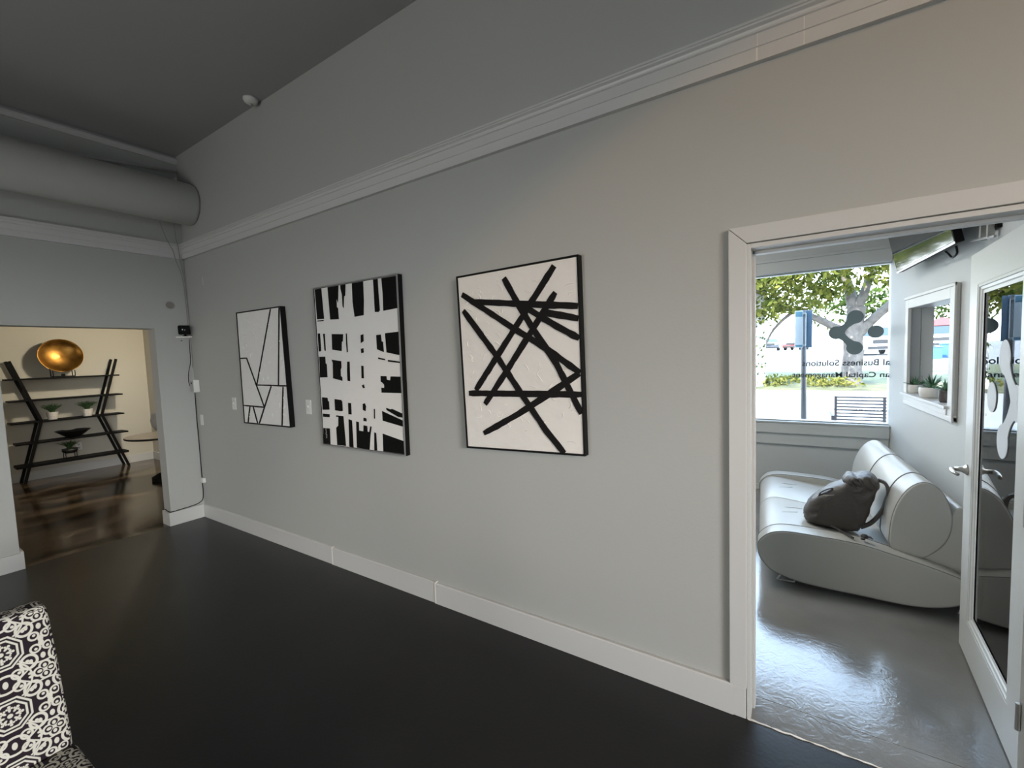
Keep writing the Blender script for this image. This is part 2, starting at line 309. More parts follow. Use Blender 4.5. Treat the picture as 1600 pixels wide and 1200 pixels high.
def medallion_fabric():
    """woven ivory scrolls, medallions and quatrefoils on a dark plum ground, from the UV map in metres"""
    m, nt, out = new_mat('medallion_fabric'); E.nt = nt
    p = nt.nodes.new('ShaderNodeBsdfPrincipled'); p.inputs['Roughness'].default_value = .85; p.inputs['Specular IOR Level'].default_value = .2
    uv = nt.nodes.new('ShaderNodeUVMap'); uv.uv_map = 'UVMap'
    sep = nt.nodes.new('ShaderNodeSeparateXYZ'); link(nt, uv.outputs[0], sep.inputs[0])
    U = E(sep.outputs[0]); V = E(sep.outputs[1])
    PW, PH = .165, .170
    # fold the coordinates into one quarter cell, in metres
    def fold(a, per): return eabs(efract(a/per + .5) - .5)*per
    x = fold(U, PW); y = fold(V, PH)
    L = []
    w = .0030
    oct_ = E.op('MAXIMUM', E.op('MAXIMUM', x, y), (x+y)*.7071)
    for r in (.0430, .0335): L.append(eabs(oct_-r) - w*.8)
    L.append(elen(x, y) - .0058)
    for ang in (0, 45, 90):
        c, s = math.cos(math.radians(ang)), math.sin(math.radians(ang))
        a = x*c + y*s; b = x*(-s) + y*c
        L.append(elen((a-.0165)*.5, b) - .0030)
        L.append(elen((a-.0245), b) - .0034)
        L.append(elen((a-.0195), eabs(b)-.0050) - .0026)
    # hearts and scrolls between medallions and quatrefoils
    L.append(eabs(elen((x-.0520)*.95, (y-.0470)*.9) - .0165) - w)
    L.append(elen((x-.0560)*1.5, (y-.0490)) - .0065)
    L.append(elen((x-.0490), (y-.0440)) - .0042)
    L.append(eabs(elen(x-.0690, y-.0180) - .0105) - w*.85)
    L.append(elen(x-.0825, (y-.0060)*.7) - .0062)
    L.append(elen((x-.0700), (y-.0200)) - .0036)
    L.append(eabs(elen(x-.0260, y-.0680) - .0115) - w*.85)
    L.append(elen((x-.0300), (y-.0660)) - .0040)
    L.append(elen(x*1.2, (y-.0850)*.7) - .0070)
    L.append(eabs(elen((x)*.85, (y-.0850)) - .0235) - w)
    L.append(eabs((x-.045)*.75 + (y-.0700)) - w*.8 + emax(eabs(x-.045)-.022, (x-x))*3)
    L.append(elen(x-.0825, (y-.0430)*.65) - .0055)
    L.append(elen((x-.0520), (y-.0800)*1.5) - .0058)
    L.append(emax(eabs(elen(x-.0825, y) - .0600) - w*.7, .0475 - oct_))
    L.append(emax(eabs(elen(x, y-.0850) - .0540) - w*.7, .0475 - oct_))
    # quatrefoil at the cell corner
    qa = eabs(x - PW/2); qb = eabs(y - PH/2)
    L.append(eabs(emin(elen(qa-.0130, qb), elen(qa, qb-.0130)) - .0112) - w*.85)
    L.append(elen((qa-.0120)*.8, qb) - .0042); L.append(elen(qa, (qb-.0120)*.8) - .0042)
    d = emin(*L)
    n = nt.nodes.new('ShaderNodeMapRange'); n.inputs['From Min'].default_value = -.0006; n.inputs['From Max'].default_value = .0006
    n.inputs['To Min'].default_value = 1; n.inputs['To Max'].default_value = 0
    link(nt, d.s, n.inputs['Value'])
    mx = nt.nodes.new('ShaderNodeMix'); mx.data_type = 'RGBA'
    mx.inputs[6].default_value = (.018,.011,.016,1); mx.inputs[7].default_value = (.60,.57,.50,1)
    link(nt, n.outputs[0], mx.inputs[0]); link(nt, mx.outputs[2], p.inputs['Base Color'])
    nz = nt.nodes.new('ShaderNodeTexNoise'); nz.inputs['Scale'].default_value = 900; 
    b = nt.nodes.new('ShaderNodeBump'); b.inputs['Strength'].default_value = .15; b.inputs['Distance'].default_value = .002
    link(nt, uv.outputs[0], nz.inputs['Vector']); link(nt, nz.outputs['Fac'], b.inputs['Height']); link(nt, b.outputs[0], p.inputs['Normal'])
    link(nt, p.outputs[0], out.inputs[0])
    return m
M['medallion'] = medallion_fabric()

def foliage_mat(name, c0, c1, trans=.35):
    m, nt, out = new_mat(name)
    g = nt.nodes.new('ShaderNodeNewGeometry'); r = nt.nodes.new('ShaderNodeValToRGB')
    r.color_ramp.elements[0].color = (*c0,1); r.color_ramp.elements[1].color = (*c1,1)
    d = nt.nodes.new('ShaderNodeBsdfDiffuse'); t = nt.nodes.new('ShaderNodeBsdfTranslucent'); x = nt.nodes.new('ShaderNodeMixShader'); x.inputs[0].default_value = trans
    link(nt, g.outputs['Random Per Island'], r.inputs[0]); link(nt, r.outputs[0], d.inputs[0]); link(nt, r.outputs[0], t.inputs[0])
    link(nt, d.outputs[0], x.inputs[1]); link(nt, t.outputs[0], x.inputs[2]); link(nt, x.outputs[0], out.inputs[0])
    return m
M['oak'] = foliage_mat('oak_leaves', (.045,.070,.014), (.25,.25,.055), .42)
M['back_leaves'] = foliage_mat('back_leaves', (.018,.036,.008), (.09,.12,.03))
M['bush'] = foliage_mat('bush_leaves', (.05,.065,.014), (.24,.22,.06))
M['bark'] = mat('bark', (.14,.125,.115), .9, bump=(12,.8,4), var=(6,.35))
M['pale_bark'] = mat('pale_bark', (.50,.49,.47), .8, bump=(10,.5,4), var=(9,.35))
M['concrete'] = mat('pale_concrete', (.25,.243,.235), .85, var=(2,.06))
M['lawn'] = mat('lawn', (.075,.078,.03), .95, var=(1.4,.6))
M['road'] = mat('road', (.17,.166,.162), .9, var=(1,.1))
M['asphalt'] = mat('asphalt', (.06,.06,.06), .9)
M['render'] = mat('facade_render', (.5,.5,.48), .8)
M['bench'] = mat('bench_metal', (.055,.043,.042), .5)
M['post'] = mat('grey_post', (.085,.078,.078), .5)
M['sign_white'] = mat('sign_white', (.62,.66,.68), .5)
M['sign_blue'] = mat('sign_blue', (.03,.085,.15), .5)
M['sign_sky'] = mat('sign_sky', (.10,.24,.32), .5)
M['tire'] = mat('tire', (.012,.012,.012), .8)
M['car_glass'] = mat('car_glass', (.015,.02,.025), .08, spec=.8)
M['car_white'] = mat('car_white', (.42,.43,.44), .25, coat=.6)
M['car_dark'] = mat('car_dark', (.03,.04,.055), .25, coat=.6)
M['car_red'] = mat('car_red', (.12,.012,.014), .25, coat=.6)
M['car_trim'] = mat('car_trim', (.02,.02,.022), .5)
M['lamp_glass'] = mat('lamp_glass', (.6,.6,.6), .1, spec=.8)
M['red_canvas'] = mat('red_canvas', (.15,.02,.014), .8)
M['pink'] = mat('pink_plastic', (.20,.03,.06), .5)

# ------------------------------------------------------------------ the setting
D = 2.07; XL = -5.37; CZ = 3.757
SL = .06993
def xr(y, off=0.): return .743 + (5.616-y)*SL + off

w = MB().box(-5.53,-.18, D,2.215, 0,CZ).box(-.18,.70, D,2.215, 2.03,CZ).box(.70,4.95, D,2.215, 0,CZ)
struct(w.build('wall_north', M['wall']), 'long grey wall carrying three abstract paintings', 'wall')
w = MB().box(-5.53,XL, -4.0,.72, 0,CZ).box(-5.53,XL, .72,1.765, 2.003,CZ).box(-5.53,XL, 1.765,3.1, 0,CZ)
struct(w.build('wall_west', M['wall']), 'grey end wall with open doorway to the shelf room', 'wall')
w = MB().box(-5.53,4.95, -4.15,-4.0, 0,CZ)
struct(w.build('wall_south', M['wall']), 'plain grey wall behind the viewer', 'wall')
w = MB().box(4.95,5.1, -4.15,-3.6, 0,CZ).box(4.95,5.1, -3.6,-.5, 0,.9).box(4.95,5.1, -3.6,-.5, 2.75,CZ).box(4.95,5.1, -.5,2.215, 0,CZ)  # wide glassless opening assumed from the light that falls from the east
struct(w.build('wall_east', M['wall']), 'grey wall with an assumed wide opening at the far right', 'wall')
struct(MB().box(-5.53,4.95,-4.0,D,CZ,CZ+.05).build('ceiling', M['ceil']), 'high grey ceiling of the main room', 'ceiling')
struct(MB().box(-5.39,4.95,-4.0,2.055,-.06,0).build('floor', M['dark_floor']), 'glossy charcoal painted floor of the main room', 'floor')
# room with the shelves
struct(MB().box(-9.8,-9.65,-1.5,3.1,0,2.75).build('wall_shelf_room_west', M['cream_wall']), 'warm cream wall behind the open shelves', 'wall')
struct(MB().box(-9.65,-5.53,3.0,3.1,0,2.75).build('wall_shelf_room_north', M['cream_wall']), 'cream side wall seen at the right of the doorway', 'wall')
struct(MB().box(-9.8,-5.53,-1.6,-1.5,0,2.75).build('wall_shelf_room_south', M['cream_wall']), 'cream wall at the hidden end of the shelf room', 'wall')
struct(MB().box(-9.8,-5.53,-1.6,3.1,2.75,2.8).build('ceiling_shelf_room', M['ceil']), 'low ceiling of the shelf room', 'ceiling')
struct(MB().box(-9.8,-5.39,-1.6,3.1,-.06,0).build('floor_shelf_room', M['brown_floor']), 'mottled brown stained concrete floor beyond the doorway', 'floor')
# office
w = MB().box(-1.95,3.5,2.055,5.80,-.06,0)
struct(MB().box(-2.05,3.6,2.216,5.62,-.06,0).build('floor_office', M['grey_floor']), 'shiny sealed grey concrete floor of the office', 'floor')
th = MB().box(-.18,.70,2.055,2.214,-.06,0)
struct(th.build('trim_threshold', M['grey_floor']), 'grey concrete threshold strip under the office doorway', 'trim')
rr = random.Random(3); ed = MB(); pts = []
xs = [-.178 + i*.022 for i in range(41)]
lo = [(x, 2.0495+rr.uniform(-.0035,.0035)) for x in xs]; hi = [(x, 2.056+rr.uniform(-.003,.003)) for x in reversed(xs)]
ed.prism(lo+hi, 'z', .0005, .003)
struct(ed.build('trim_paint_line', M['caulk']), 'ragged pale paint line along the office threshold', 'trim')
w = MB().box(-2.05,-1.95,2.215,5.8,0,3.0)
struct(w.build('wall_office_west', M['office_wall']), 'office wall hidden left of the doorway', 'wall')
w = MB().box(-2.05,-1.5,5.616,5.80,-.2,3.9).box(-1.5,3.3,5.616,5.80,-.2,.79).box(-1.5,3.3,5.616,5.80,2.385,3.9).box(.743,.99,5.616,5.80,.79,2.385).box(3.3,5.1,5.616,5.80,-.2,3.9)
struct(w.build('wall_office_north', M['office_wall']), 'office street wall under and over the big window', 'wall')
def rot_wall(y0, y1, z0, z1, mb, o0=0., o1=.155):
    return mb.prism([(xr(y0,o0),y0),(xr(y1,o0),y1),(xr(y1,o1),y1),(xr(y0,o1),y0)], 'z', z0, z1)
w = MB(); rot_wall(2.215,4.05,0,3.0,w); rot_wall(5.05,5.616,0,3.0,w); rot_wall(4.05,5.05,0,1.165,w); rot_wall(4.05,5.05,1.90,3.0,w)
struct(w.build('wall_office_east', M['office_wall']), 'blue grey office wall with small inner window and television', 'wall')
struct(MB().box(3.5,3.6,2.215,5.8,0,3.0).build('wall_next_room_east', M['office_wall']), 'far wall of the room behind the inner window', 'wall')
struct(MB().box(-2.05,3.6,2.215,5.616,3.0,3.06).build('ceiling_office', M['ceil']), 'office ceiling', 'ceiling')
struct(MB().box(-9.9,5.2,-4.2,5.8,CZ+.06,CZ+.25).build('ceiling_roof_slab', M['render']), 'flat roof over the building', 'roof')

# crown rails, baseboards, casings
CP = [(0,2.722),(.026,2.722),(.026,2.772),(.031,2.774),(.031,2.820),(.038,2.823),(.038,2.830),(.030,2.833),(.034,2.842),(.046,2.849),(.046,2.855),(.052,2.857),(.052,2.866),(0,2.868)]
o = MB().prism([(D-p, z) for p, z in CP], 'x', XL, 4.95)
struct(o.build('trim_1', M['trim']), 'long white crown rail along the painting wall', 'trim')
o = MB().prism([(XL+p, z) for p, z in CP], 'y', -4.0, D)
struct(o.build('trim_2', M['trim']), 'white crown rail above the shelf room doorway', 'trim')
o = MB()
for x in (-.145, .006, .5): o.box(x-.0015, x+.0015, D-.0272, D-.02, 2.723, 2.771).box(x-.0015, x+.0015, D-.0322, D-.02, 2.775, 2.819)
o.box(-.150,-.1465, D-.0275, D-.02, 2.7235, 2.7705)
struct(o.build('trim_3', M['caulk']), 'caulked joints of the long crown rail', 'trim')
o = MB().prism([(XL,3.680),(XL+.015,3.680),(XL+.034,3.705),(XL+.034,3.727),(XL,3.73)], 'y', -4.0, D)
struct(o.build('trim_4', M['trim']), 'narrow white molding under the ceiling above the duct', 'trim')
def baseboard(name, x0, x1, t, h, label):
    o = MB().prism([(D,0),(D-t,0),(D-t,h-.006),(D-t+.006,h),(D,h)], 'x', x0, x1)
    struct(o.build(name, M['trim']), label, 'baseboard')
baseboard('baseboard_1', XL, -3.112, .016, .139, 'white baseboard from the corner to the first joint')
baseboard('baseboard_2', -3.108, -2.002, .019, .140, 'white baseboard length between two caulked joints')
baseboard('baseboard_3', -1.998, -.235, .024, .140, 'long white baseboard ending at the office door casing')
o = MB().box(-3.1155,-3.1045,D-.0205,D,0.001,.143).box(-2.006,-1.995,D-.0250,D,.001,.144)
struct(o.build('trim_5', M['caulk']), 'caulked joints of the baseboard below the paintings', 'trim')
baseboard('baseboard_4', .772, 4.95, .022, .140, 'white baseboard right of the office door')
o = MB().prism([(XL+.018,D-.0165),(XL+.0002,D-.0165),(XL+.0002,1.7645),(-5.53,1.7645),(-5.53,1.745),(XL+.018,1.745)], 'z', 0, .137)
struct(o.build('baseboard_5', M['trim']), 'white baseboard wrapping the pillar right of the shelf room doorway', 'baseboard')
o = MB().prism([(XL+.018,-4),(XL+.0002,-4),(XL+.0002,.7205),(-5.53,.7205),(-5.53,.74),(XL+.018,.74)], 'z', 0, .137).prism([(XL+.018,.7215),(-5.52,.7215),(-5.52,.7395),(XL+.018,.7395)], 'z', .137, .147)
struct(o.build('baseboard_6', M['trim']), 'white baseboard left of the shelf room doorway', 'baseboard')
o = MB().box(-9.65,-9.635,-1.5,3.0,0,.13).box(-9.65,-5.53,2.985,3.0,0,.13)
struct(o.build('baseboard_7', M['trim']), 'white baseboard of the shelf room', 'baseboard')
# office door casing: left leg, head and right leg, mitred, with jamb lining
o = MB()
o.prism([(-.250,.14),(-.183,.14),(-.183,2.032),(-.250,2.100)], 'y', D-.024, D)
o.prism([(-.236,0),(-.186,0),(-.186,.14),(-.236,.14)], 'y', D-.022, D)
struct(o.build('trim_6', M['trim'], bevel=.0025), 'white left casing of the office doorway', 'trim')
o = MB().prism([(-.250,2.102),(-.183,2.034),(.703,2.034),(.772,2.102)], 'y', D-.024, D)
struct(o.build('trim_7', M['trim'], bevel=.0025), 'white head casing over the office doorway', 'trim')
o = MB().prism([(.703,0),(.772,0),(.772,2.100),(.703,2.032)], 'y', D-.024, D)
struct(o.build('trim_8', M['trim'], bevel=.0025), 'white right casing of the office doorway', 'trim')
o = MB().box(-.183,-.168,D-.02,2.215,0.0,2.03).box(-.168,.69,D-.02,2.215,2.012,2.03).box(.69,.703,D-.02,2.215,0,2.03).box(-.168,-.158,D+.06,D+.10,0,2.012).box(-.168,.69,D+.06,D+.10,2.0,2.012)
struct(o.build('trim_9', M['trim'], bevel=.0015), 'white jamb lining of the office doorway', 'trim')
# office window boards
o = MB().box(-1.5,.742,5.575,5.616,.66,.775).box(-1.5,.742,5.565,5.70,.775,.79).box(-1.95,.738,5.594,5.616,.535,.66)
struct(o.build('trim_10', M['office_wall'], bevel=.003), 'painted sill boards under the big street window', 'trim')
o = MB().box(-1.95,.738,5.59,5.616,2.385,2.505).box(-1.95,.735,5.575,5.616,2.505,2.535).box(-1.95,.735,5.585,5.616,2.535,2.69).box(-1.95,.735,5.55,5.616,2.69,2.76)
struct(o.build('trim_11', M['office_wall'], bevel=.003), 'painted header boards over the big street window', 'trim')
o = MB().box(-1.95,.74,5.60,5.616,0,.058)
struct(o.build('baseboard_8', M['trim']), 'low white baseboard under the big street window', 'baseboard')

# street window with its vinyl
win = struct(MB().box(-1.5,.743,5.698,5.704,.79,2.385).build('window_1', M['glass']), 'big street window with a slate logo and mirrored lettering', 'window')
o = MB().box(-1.5,-1.46,5.66,5.74,.79,2.385).box(-1.46,.743,5.66,5.74,.775,.795).box(-1.46,.743,5.66,5.74,2.37,2.39)
o.build('window_frame', M['trim'], win)
def blob_logo(cs, r, axis, d0, d1, m, name, parent, links, dot):
    """discs joined by waisted necks, plus one loose dot, as thin vinyl"""
    mb = MB()
    def disc(c, rad, e): mb.prism([(c[0]+rad*math.cos(2*PI*k/40), c[1]+rad*math.sin(2*PI*k/40)) for k in range(40)], axis, d0-e, d1+e)
    for k, c in enumerate(cs): disc(c, r, 0.0001*k)
    disc(dot, r*.93, .0002)
    for q, (i, j) in enumerate(links):
        a = Vector(cs[i]); b = Vector(cs[j]); t = (b-a); n = Vector((-t.y, t.x)).normalized()
        if n.dot((a+b)/2 - Vector(((cs[0][0]+cs[2][0])/2, (cs[0][1]+cs[2][1])/2))) < 0: n = -n      # outward
        up, dn = [], []
        for s in range(17):
            u = s/16; bow = math.sin(PI*u)
            up.append(tuple(a + t*u + n*(r*(.97-.66*bow**.85))))
            dn.append(tuple(a + t*u - n*(r*(.97-.42*bow**.85))))
        mb.prism(up + dn[::-1], axis, d0-.0003-.0001*q, d1+.0003+.0001*q)
    return mb.build(name, m, parent, world=False)
blob_logo([(.471,1.874),(.318,1.722),(.468,1.560)], .068, 'y', 5.694, 5.697, M['vinyl'], 'logo', win, [(0,1),(1,2)], (.634,1.716))
def lettering(name, text, x_right, z_base, length, cap, m, parent):
    cu = bpy.data.curves.new('tmp', 'FONT'); cu.body = text; cu.size = 1.; cu.extrude = .002; cu.offset = .018
    to = bpy.data.objects.new('tmp', cu); COL.objects.link(to)
    bpy.context.view_layer.update()
    me = bpy.data.meshes.new_from_object(to.evaluated_get(bpy.context.evaluated_depsgraph_get()))
    bpy.data.objects.remove(to); bpy.data.curves.remove(cu)
    x0 = min(v.co.x for v in me.vertices); x1 = max(v.co.x for v in me.vertices); k = length/(x1-x0); h = cap/.70
    for v in me.vertices:                                   # reads from the street: local x runs to -X
        v.co = Vector((x_right - (v.co.x-x0)*k, 5.6955 + v.co.z*.3, z_base + v.co.y*h))
    me.materials.clear(); me.materials.append(m); me.name = name
    o = bpy.data.objects.new(name, me); COL.objects.link(o)
    if parent is not None: o.parent = parent
    return o
lettering('lettering', 'al Business Solutions', .748, 1.382, .725, .060, M['letter'], win)
lettering('lettering', 'an Capital Management', .748, 1.262, .815, .052, M['letter'], win)
o = MB(); r4 = random.Random(11); x = .733
while x > .29:                                              # small unreadable line of vinyl characters
    h = r4.choice((.016,.022,.022)); o.box(x-.004,x,5.695,5.697,.912,.912+h); 
    if r4.random() < .7: o.box(x-.011,x-.004,5.695,5.697,.912+h*r4.choice((0,.45,.8)),.912+h*r4.choice((.2,.6))+.004)
    x -= r4.choice((.014,.017,.026))
o.build('small_lettering', M['letter'], win)
win2 = struct(MB().box(.99,3.3,5.698,5.704,.79,2.385).build('window_2', M['glass']), 'street window of the next room seen through the inner window', 'window')
MB().box(.99,3.3,5.66,5.74,2.37,2.39).box(.99,3.3,5.66,5.74,.775,.795).build('window_frame', M['trim'], win2)

# inner window: casing, stool, reveal lining
iw = thing('window_3', 'small white framed inner window with plants on its sill', 'window', (xr(4.6),4.6,1.1), kind='structure')
def wq(mb, y0, y1, z0, z1, o0, o1): return rot_wall(y0, y1, z0, z1, mb, o0, o1)
o = MB(); wq(o,4.985,5.065,1.10,1.975,-.022,0); wq(o,3.955,4.055,1.075,1.975,-.022,0); wq(o,4.055,4.985,1.885,1.975,-.022,0); wq(o,3.955,5.065,1.07,1.105,-.024,0)
wq(o,3.940,3.965,1.07,1.98,-.032,-.02); wq(o,3.940,5.07,1.958,1.98,-.032,-.02)
o.build('window_casing', M['trim'], iw, bevel=.003)
o = MB(); wq(o,4.03,5.085,1.150,1.170,-.045,.155); wq(o,4.055,5.045,1.105,1.15,-.028,0)
o.build('window_sill', M['trim'], iw, bevel=.003)
o = MB(); wq(o,5.035,5.05,1.17,1.90,0,.072); wq(o,5.038,5.05,1.17,1.90,.076,.155); wq(o,4.05,4.06,1.17,1.90,0,.155); wq(o,4.06,5.035,1.885,1.90,0,.155)
o.build('reveal_lining', M['trim'], iw)

# the glazed office door, hinged at the right, swung into the office
door = thing('door_1', 'white glazed door standing open into the office', 'door', (.6725,2.24,0), -math.atan(.042/.847), kind='structure')
W_, H_, T_ = .910, 2.027, .042
st, tr, br = .140, .155, .195; bd = .045
o = MB()
o.box(0,T_,0,st,.010,H_).box(0,T_,W_-st,W_,.010,H_).box(0,T_,st,W_-st,H_-tr,H_).box(0,T_,st,W_-st,.010,br)
o.build('door_frame', M['door_paint'], door, world=False)
for side, x0, s in (('glazing_bead',0,1), ('glazing_bead',T_,-1)):
    y0, y1, z0, z1 = st, W_-st, br, H_-tr
    steps = [(0,.002),(.012,.002),(.014,.007),(.026,.009),(.030,.014),(bd,.015)]
    b = MB()
    rings = []
    for ins, dep in steps:
        rings.append([(x0+s*dep, y0+ins, z0+ins), (x0+s*dep, y1-ins, z0+ins), (x0+s*dep, y1-ins, z1-ins), (x0+s*dep, y0+ins, z1-ins)])
    b.loft(rings, cap=False); b.build(side, M['door_paint'], door, world=False)
gl = MB().box(.018,.024, st+.02, W_-st-.02, br+.02, H_-tr-.02).build('glass_pane', M['door_glass'], door, world=False)
blob_logo([(.390,1.535),(.228,1.362),(.385,1.185)], .072, 'x', .0150, .0172, M['frost'], 'frosted_logo', door, [(0,1),(1,2)], (.555,1.354))
for c in door.children:
    pass
lv = MB()
lv.lathe([(.027,0),(.027,.006),(.022,.009),(.0125,.024),(.0115,.050)], c=(0,.845,.955), n=24, M=Matrix.Rotation(-PI/2, 4, 'Y'))
lv.tube([(-.048,.845,.955),(-.058,.840,.955),(-.062,.815,.953),(-.060,.775,.951),(-.054,.735,.952)], [.011,.011,.010,.009,.008], 12)
lv.build('door_handle', M['chrome'], door, world=False, smooth=True)
lv = MB()
lv.lathe([(.027,0),(.027,.006),(.022,.009),(.0125,.024),(.0115,.050)], c=(T_,.845,.955), n=24, M=Matrix.Rotation(PI/2, 4, 'Y'))
lv.tube([(T_+.048,.845,.955),(T_+.058,.840,.955),(T_+.062,.815,.953),(T_+.060,.775,.951),(T_+.054,.735,.952)], [.011,.011,.010,.009,.008], 12)
lv.build('door_handle', M['chrome'], door, world=False, smooth=True)
o = MB().box(.010,.034,W_,W_+.0022,.87,1.03).box(.014,.030,W_+.002,W_+.012,.945,.965)
o.build('latch_plate', M['chrome'], door, world=False)
for z in (.25,1.0,1.78):
    MB().lathe([(.008,-.05),(.008,.05)], c=(-.004,-.006,z), n=12).build('hinge', M['chrome'], door, world=False)

# ------------------------------------------------------------------ paintings
YF = 2.028
def lerp(a, b, t): return (a[0]+(b[0]-a[0])*t, a[1]+(b[1]-a[1])*t)
def inset(q, d):
    c = (sum(p[0] for p in q)/4, sum(p[1] for p in q)/4); w_ = abs(q[1][0]-q[0][0]); h_ = abs(q[0][1]-q[2][1])
    return [(c[0]+(p[0]-c[0])*(1-2*d/w_), c[1]+(p[1]-c[1])*(1-2*d/h_)) for p in q]
def painting(label, quad, canvas, lip, lip_mat, back=2.066):
    """quad: TL, TR, BR, BL corners on the wall (x, z)"""
    cx = sum(p[0] for p in quad)/4; zb = min(p[1] for p in quad)
    t = thing('painting', label, 'painting', (cx, back, zb), group='abstract paintings on the grey wall')
    inn = inset(quad, lip); mb = MB()
    ring = lambda q, y: [(p[0], y, p[1]) for p in q]
    mb.loft([ring(quad, back), ring(quad, YF-.004), ring(inn, YF-.004), ring(inn, YF+.014), ring(inn, back)], cap=False)
    mb.cur = 0
    fr = mb.build('frame', M['black'], t, bevel=.001)
    if lip_mat is not None:
        e = MB(); i2 = inset(quad, lip*.95); q0 = inset(quad, -.0004)
        e.loft([ring(q0, YF+.0005), ring(q0, YF-.0055), ring(i2, YF-.0055), ring(i2, YF+.0005)], cap=False)
        e.build('frame_edge', lip_mat, t)
    c = MB(); q = inset(quad, lip+.0015)
    c.loft([ring(q, back-.004), ring(q, YF+.001)], cap=True)
    c.build('canvas', canvas, t)
    return t
def clip_poly(poly, q):
    """keep a polygon inside a convex quad"""
    out = poly; n = len(q)
    c = Vector((sum(p[0] for p in q)/n, sum(p[1] for p in q)/n))
    for i in range(n):
        a = Vector(q[i]); b = Vector(q[(i+1) % n]); nn = Vector((-(b-a).y, (b-a).x))
        if nn.dot(c-a) < 0: nn = -nn
        res = []
        for j in range(len(out)):
            p = Vector(out[j]); r_ = Vector(out[(j+1) % len(out)]); dp = nn.dot(p-a); dr = nn.dot(r_-a)
            if dp >= 0: res.append(tuple(p))
            if dp*dr < 0: res.append(tuple(p + (r_-p)*(dp/(dp-dr))))
        out = res
        if not out: return []
    return out
def strokes(paths, width, seed, taper=.0):
    """ribbons with slightly wavering edges and rounded ends -> list of polygons in (x, z)"""
    rnd = random.Random(seed); polys = []
    for pth in paths:
        fine = []
        for a, b in zip(pth[:-1], pth[1:]):
            k = max(2, int(math.dist(a, b)/.03))
            fine += [lerp(a, b, s/k) for s in range(k)]
        fine.append(pth[-1]); up, dn = [], []
        for i, p in enumerate(fine):
            a = Vector(fine[max(0, i-1)]); b = Vector(fine[min(len(fine)-1, i+1)]); t = (b-a).normalized(); n = Vector((-t.y, t.x))
            hw = width/2*(1+rnd.uniform(-.09,.09))*(1 if 0 < i < len(fine)-1 else .80)
            up.append(tuple(Vector(p)+n*hw)); dn.append(tuple(Vector(p)-n*hw*(1+rnd.uniform(-.06,.06))))
        polys.append(up + dn[::-1])
    return polys
def paint_on(t, name, polys, m, lift=.0018):
    for k, p in enumerate(polys):
        if len(p) >= 3: MB().prism(p, 'y', YF-lift-.00015*(k % 9), YF+.0012).build(name, m, t)

Q1 = [(-4.285,2.089),(-3.556,2.083),(-3.530,1.081),(-4.290,1.077)]
P1 = painting('white painting with thin black crossing lines, beside the shelf room doorway', Q1, M['canvas'], .009, None)
paint_on(P1, 'painted_line', [clip_poly(p, inset(Q1,.012)) for p in strokes(ART1, .0115, 1)], M['paint_soft'], .0045)
Q2 = [(-3.096,2.176),(-2.178,2.167),(-2.188,.971),(-3.098,.972)]
P2 = painting('tall black painting covered by broad white woven brush strokes', Q2, M['canvas'], .010, M['silver'])
paint_on(P2, 'black_patch', [clip_poly(p, inset(Q2,.013)) for p in ART2], M['paint_black'])
sg = MB(); rs = random.Random(5)
for k in range(7):
    x = -3.052+.004*rs.random(); z = 1.03+k*.011
    sg.prism([(x,z),(x+.011+.008*rs.random(),z+.004),(x+.010,z+.009),(x+.001,z+.006)], 'y', YF-.0045, YF-.0035)
sg.build('signature_scrawl', M['grey_plastic'], P2)
Q3 = [(-1.688,2.086),(-.911,2.097),(-.900,1.095),(-1.664,1.073)]
P3 = painting('ivory painting with thick black bars crossing like sticks, nearest the office doorway', Q3, M['canvas_warm'], .009, None)
paint_on(P3, 'painted_bar', [clip_poly(p, inset(Q3,.011)) for p in strokes(ART3, .034, 2)], M['paint_soft'], .0045)
def ridges(t, q, n, seed, m):
    """small raised curls of thick paint"""
    rnd = random.Random(seed); mb = MB(); qi = inset(q, .05)
    for k in range(n):
        u, v = rnd.random(), rnd.random(); c = lerp(lerp(qi[0],qi[1],u), lerp(qi[3],qi[2],u), v); a = rnd.uniform(0, 2*PI); L = rnd.uniform(.02,.05); cv = rnd.uniform(-1.6,1.6)
        pth = []
        for s in range(7):
            tt = s/6-.5; an = a+cv*tt; pth.append((c[0]+math.cos(an)*L*tt*2*.6, YF+.0006, c[1]+math.sin(an)*L*tt*2*.6))
        mb.tube(pth, [.0008,.0024,.0034,.0037,.0031,.0021,.0007], 6)
    o = mb.build('paint_ridges', m, t, smooth=True); o['kind'] = 'stuff'; return o
ridges(P3, Q3, 110, 31, M['canvas_warm']); ridges(P1, Q1, 70, 32, M['canvas'])

# ------------------------------------------------------------------ duct and fittings
t = thing('duct', 'round pale grey air duct running under the ceiling above the doorway', 'duct', (-5.085,-.9,3.21))
prof = [(.0,-4.0),(.197,-4.0),(.197,2.04),(.190,2.06),(.180,2.0695),(.0,2.0695)]
MB().lathe([(max(r,.001),z) for r, z in prof], c=(-5.085,0,3.212), n=48, M=Matrix.Rotation(-PI/2,4,'X')).build('pipe', M['duct'], t, smooth=True)
sharp_by_angle(t.children[0], 50)
for y in (-1.4, .2):
    MB().lathe([(.1975,-.012),(.203,-.012),(.203,.012),(.1975,.012)], c=(-5.085,y,3.212), n=48, M=Matrix.Rotation(-PI/2,4,'X')).build('joint_band', M['duct'], t)
MB().box(-5.10,-5.06,1.93,1.945,3.40,3.44).build('hanger_strap', M['duct'], t)
o = MB().tube([(-5.345,1.2,3.50),(-5.345,1.5,3.535),(-5.345,2.06,3.60)], .012, 10)
tag(o.build('conduit', M['duct'], smooth=True), 'thin painted pipe between duct and upper molding', 'pipe')
t = thing('smoke_detector', 'small white detector on the ceiling edge above the paintings', 'detector', (-3.73,2.0,CZ))
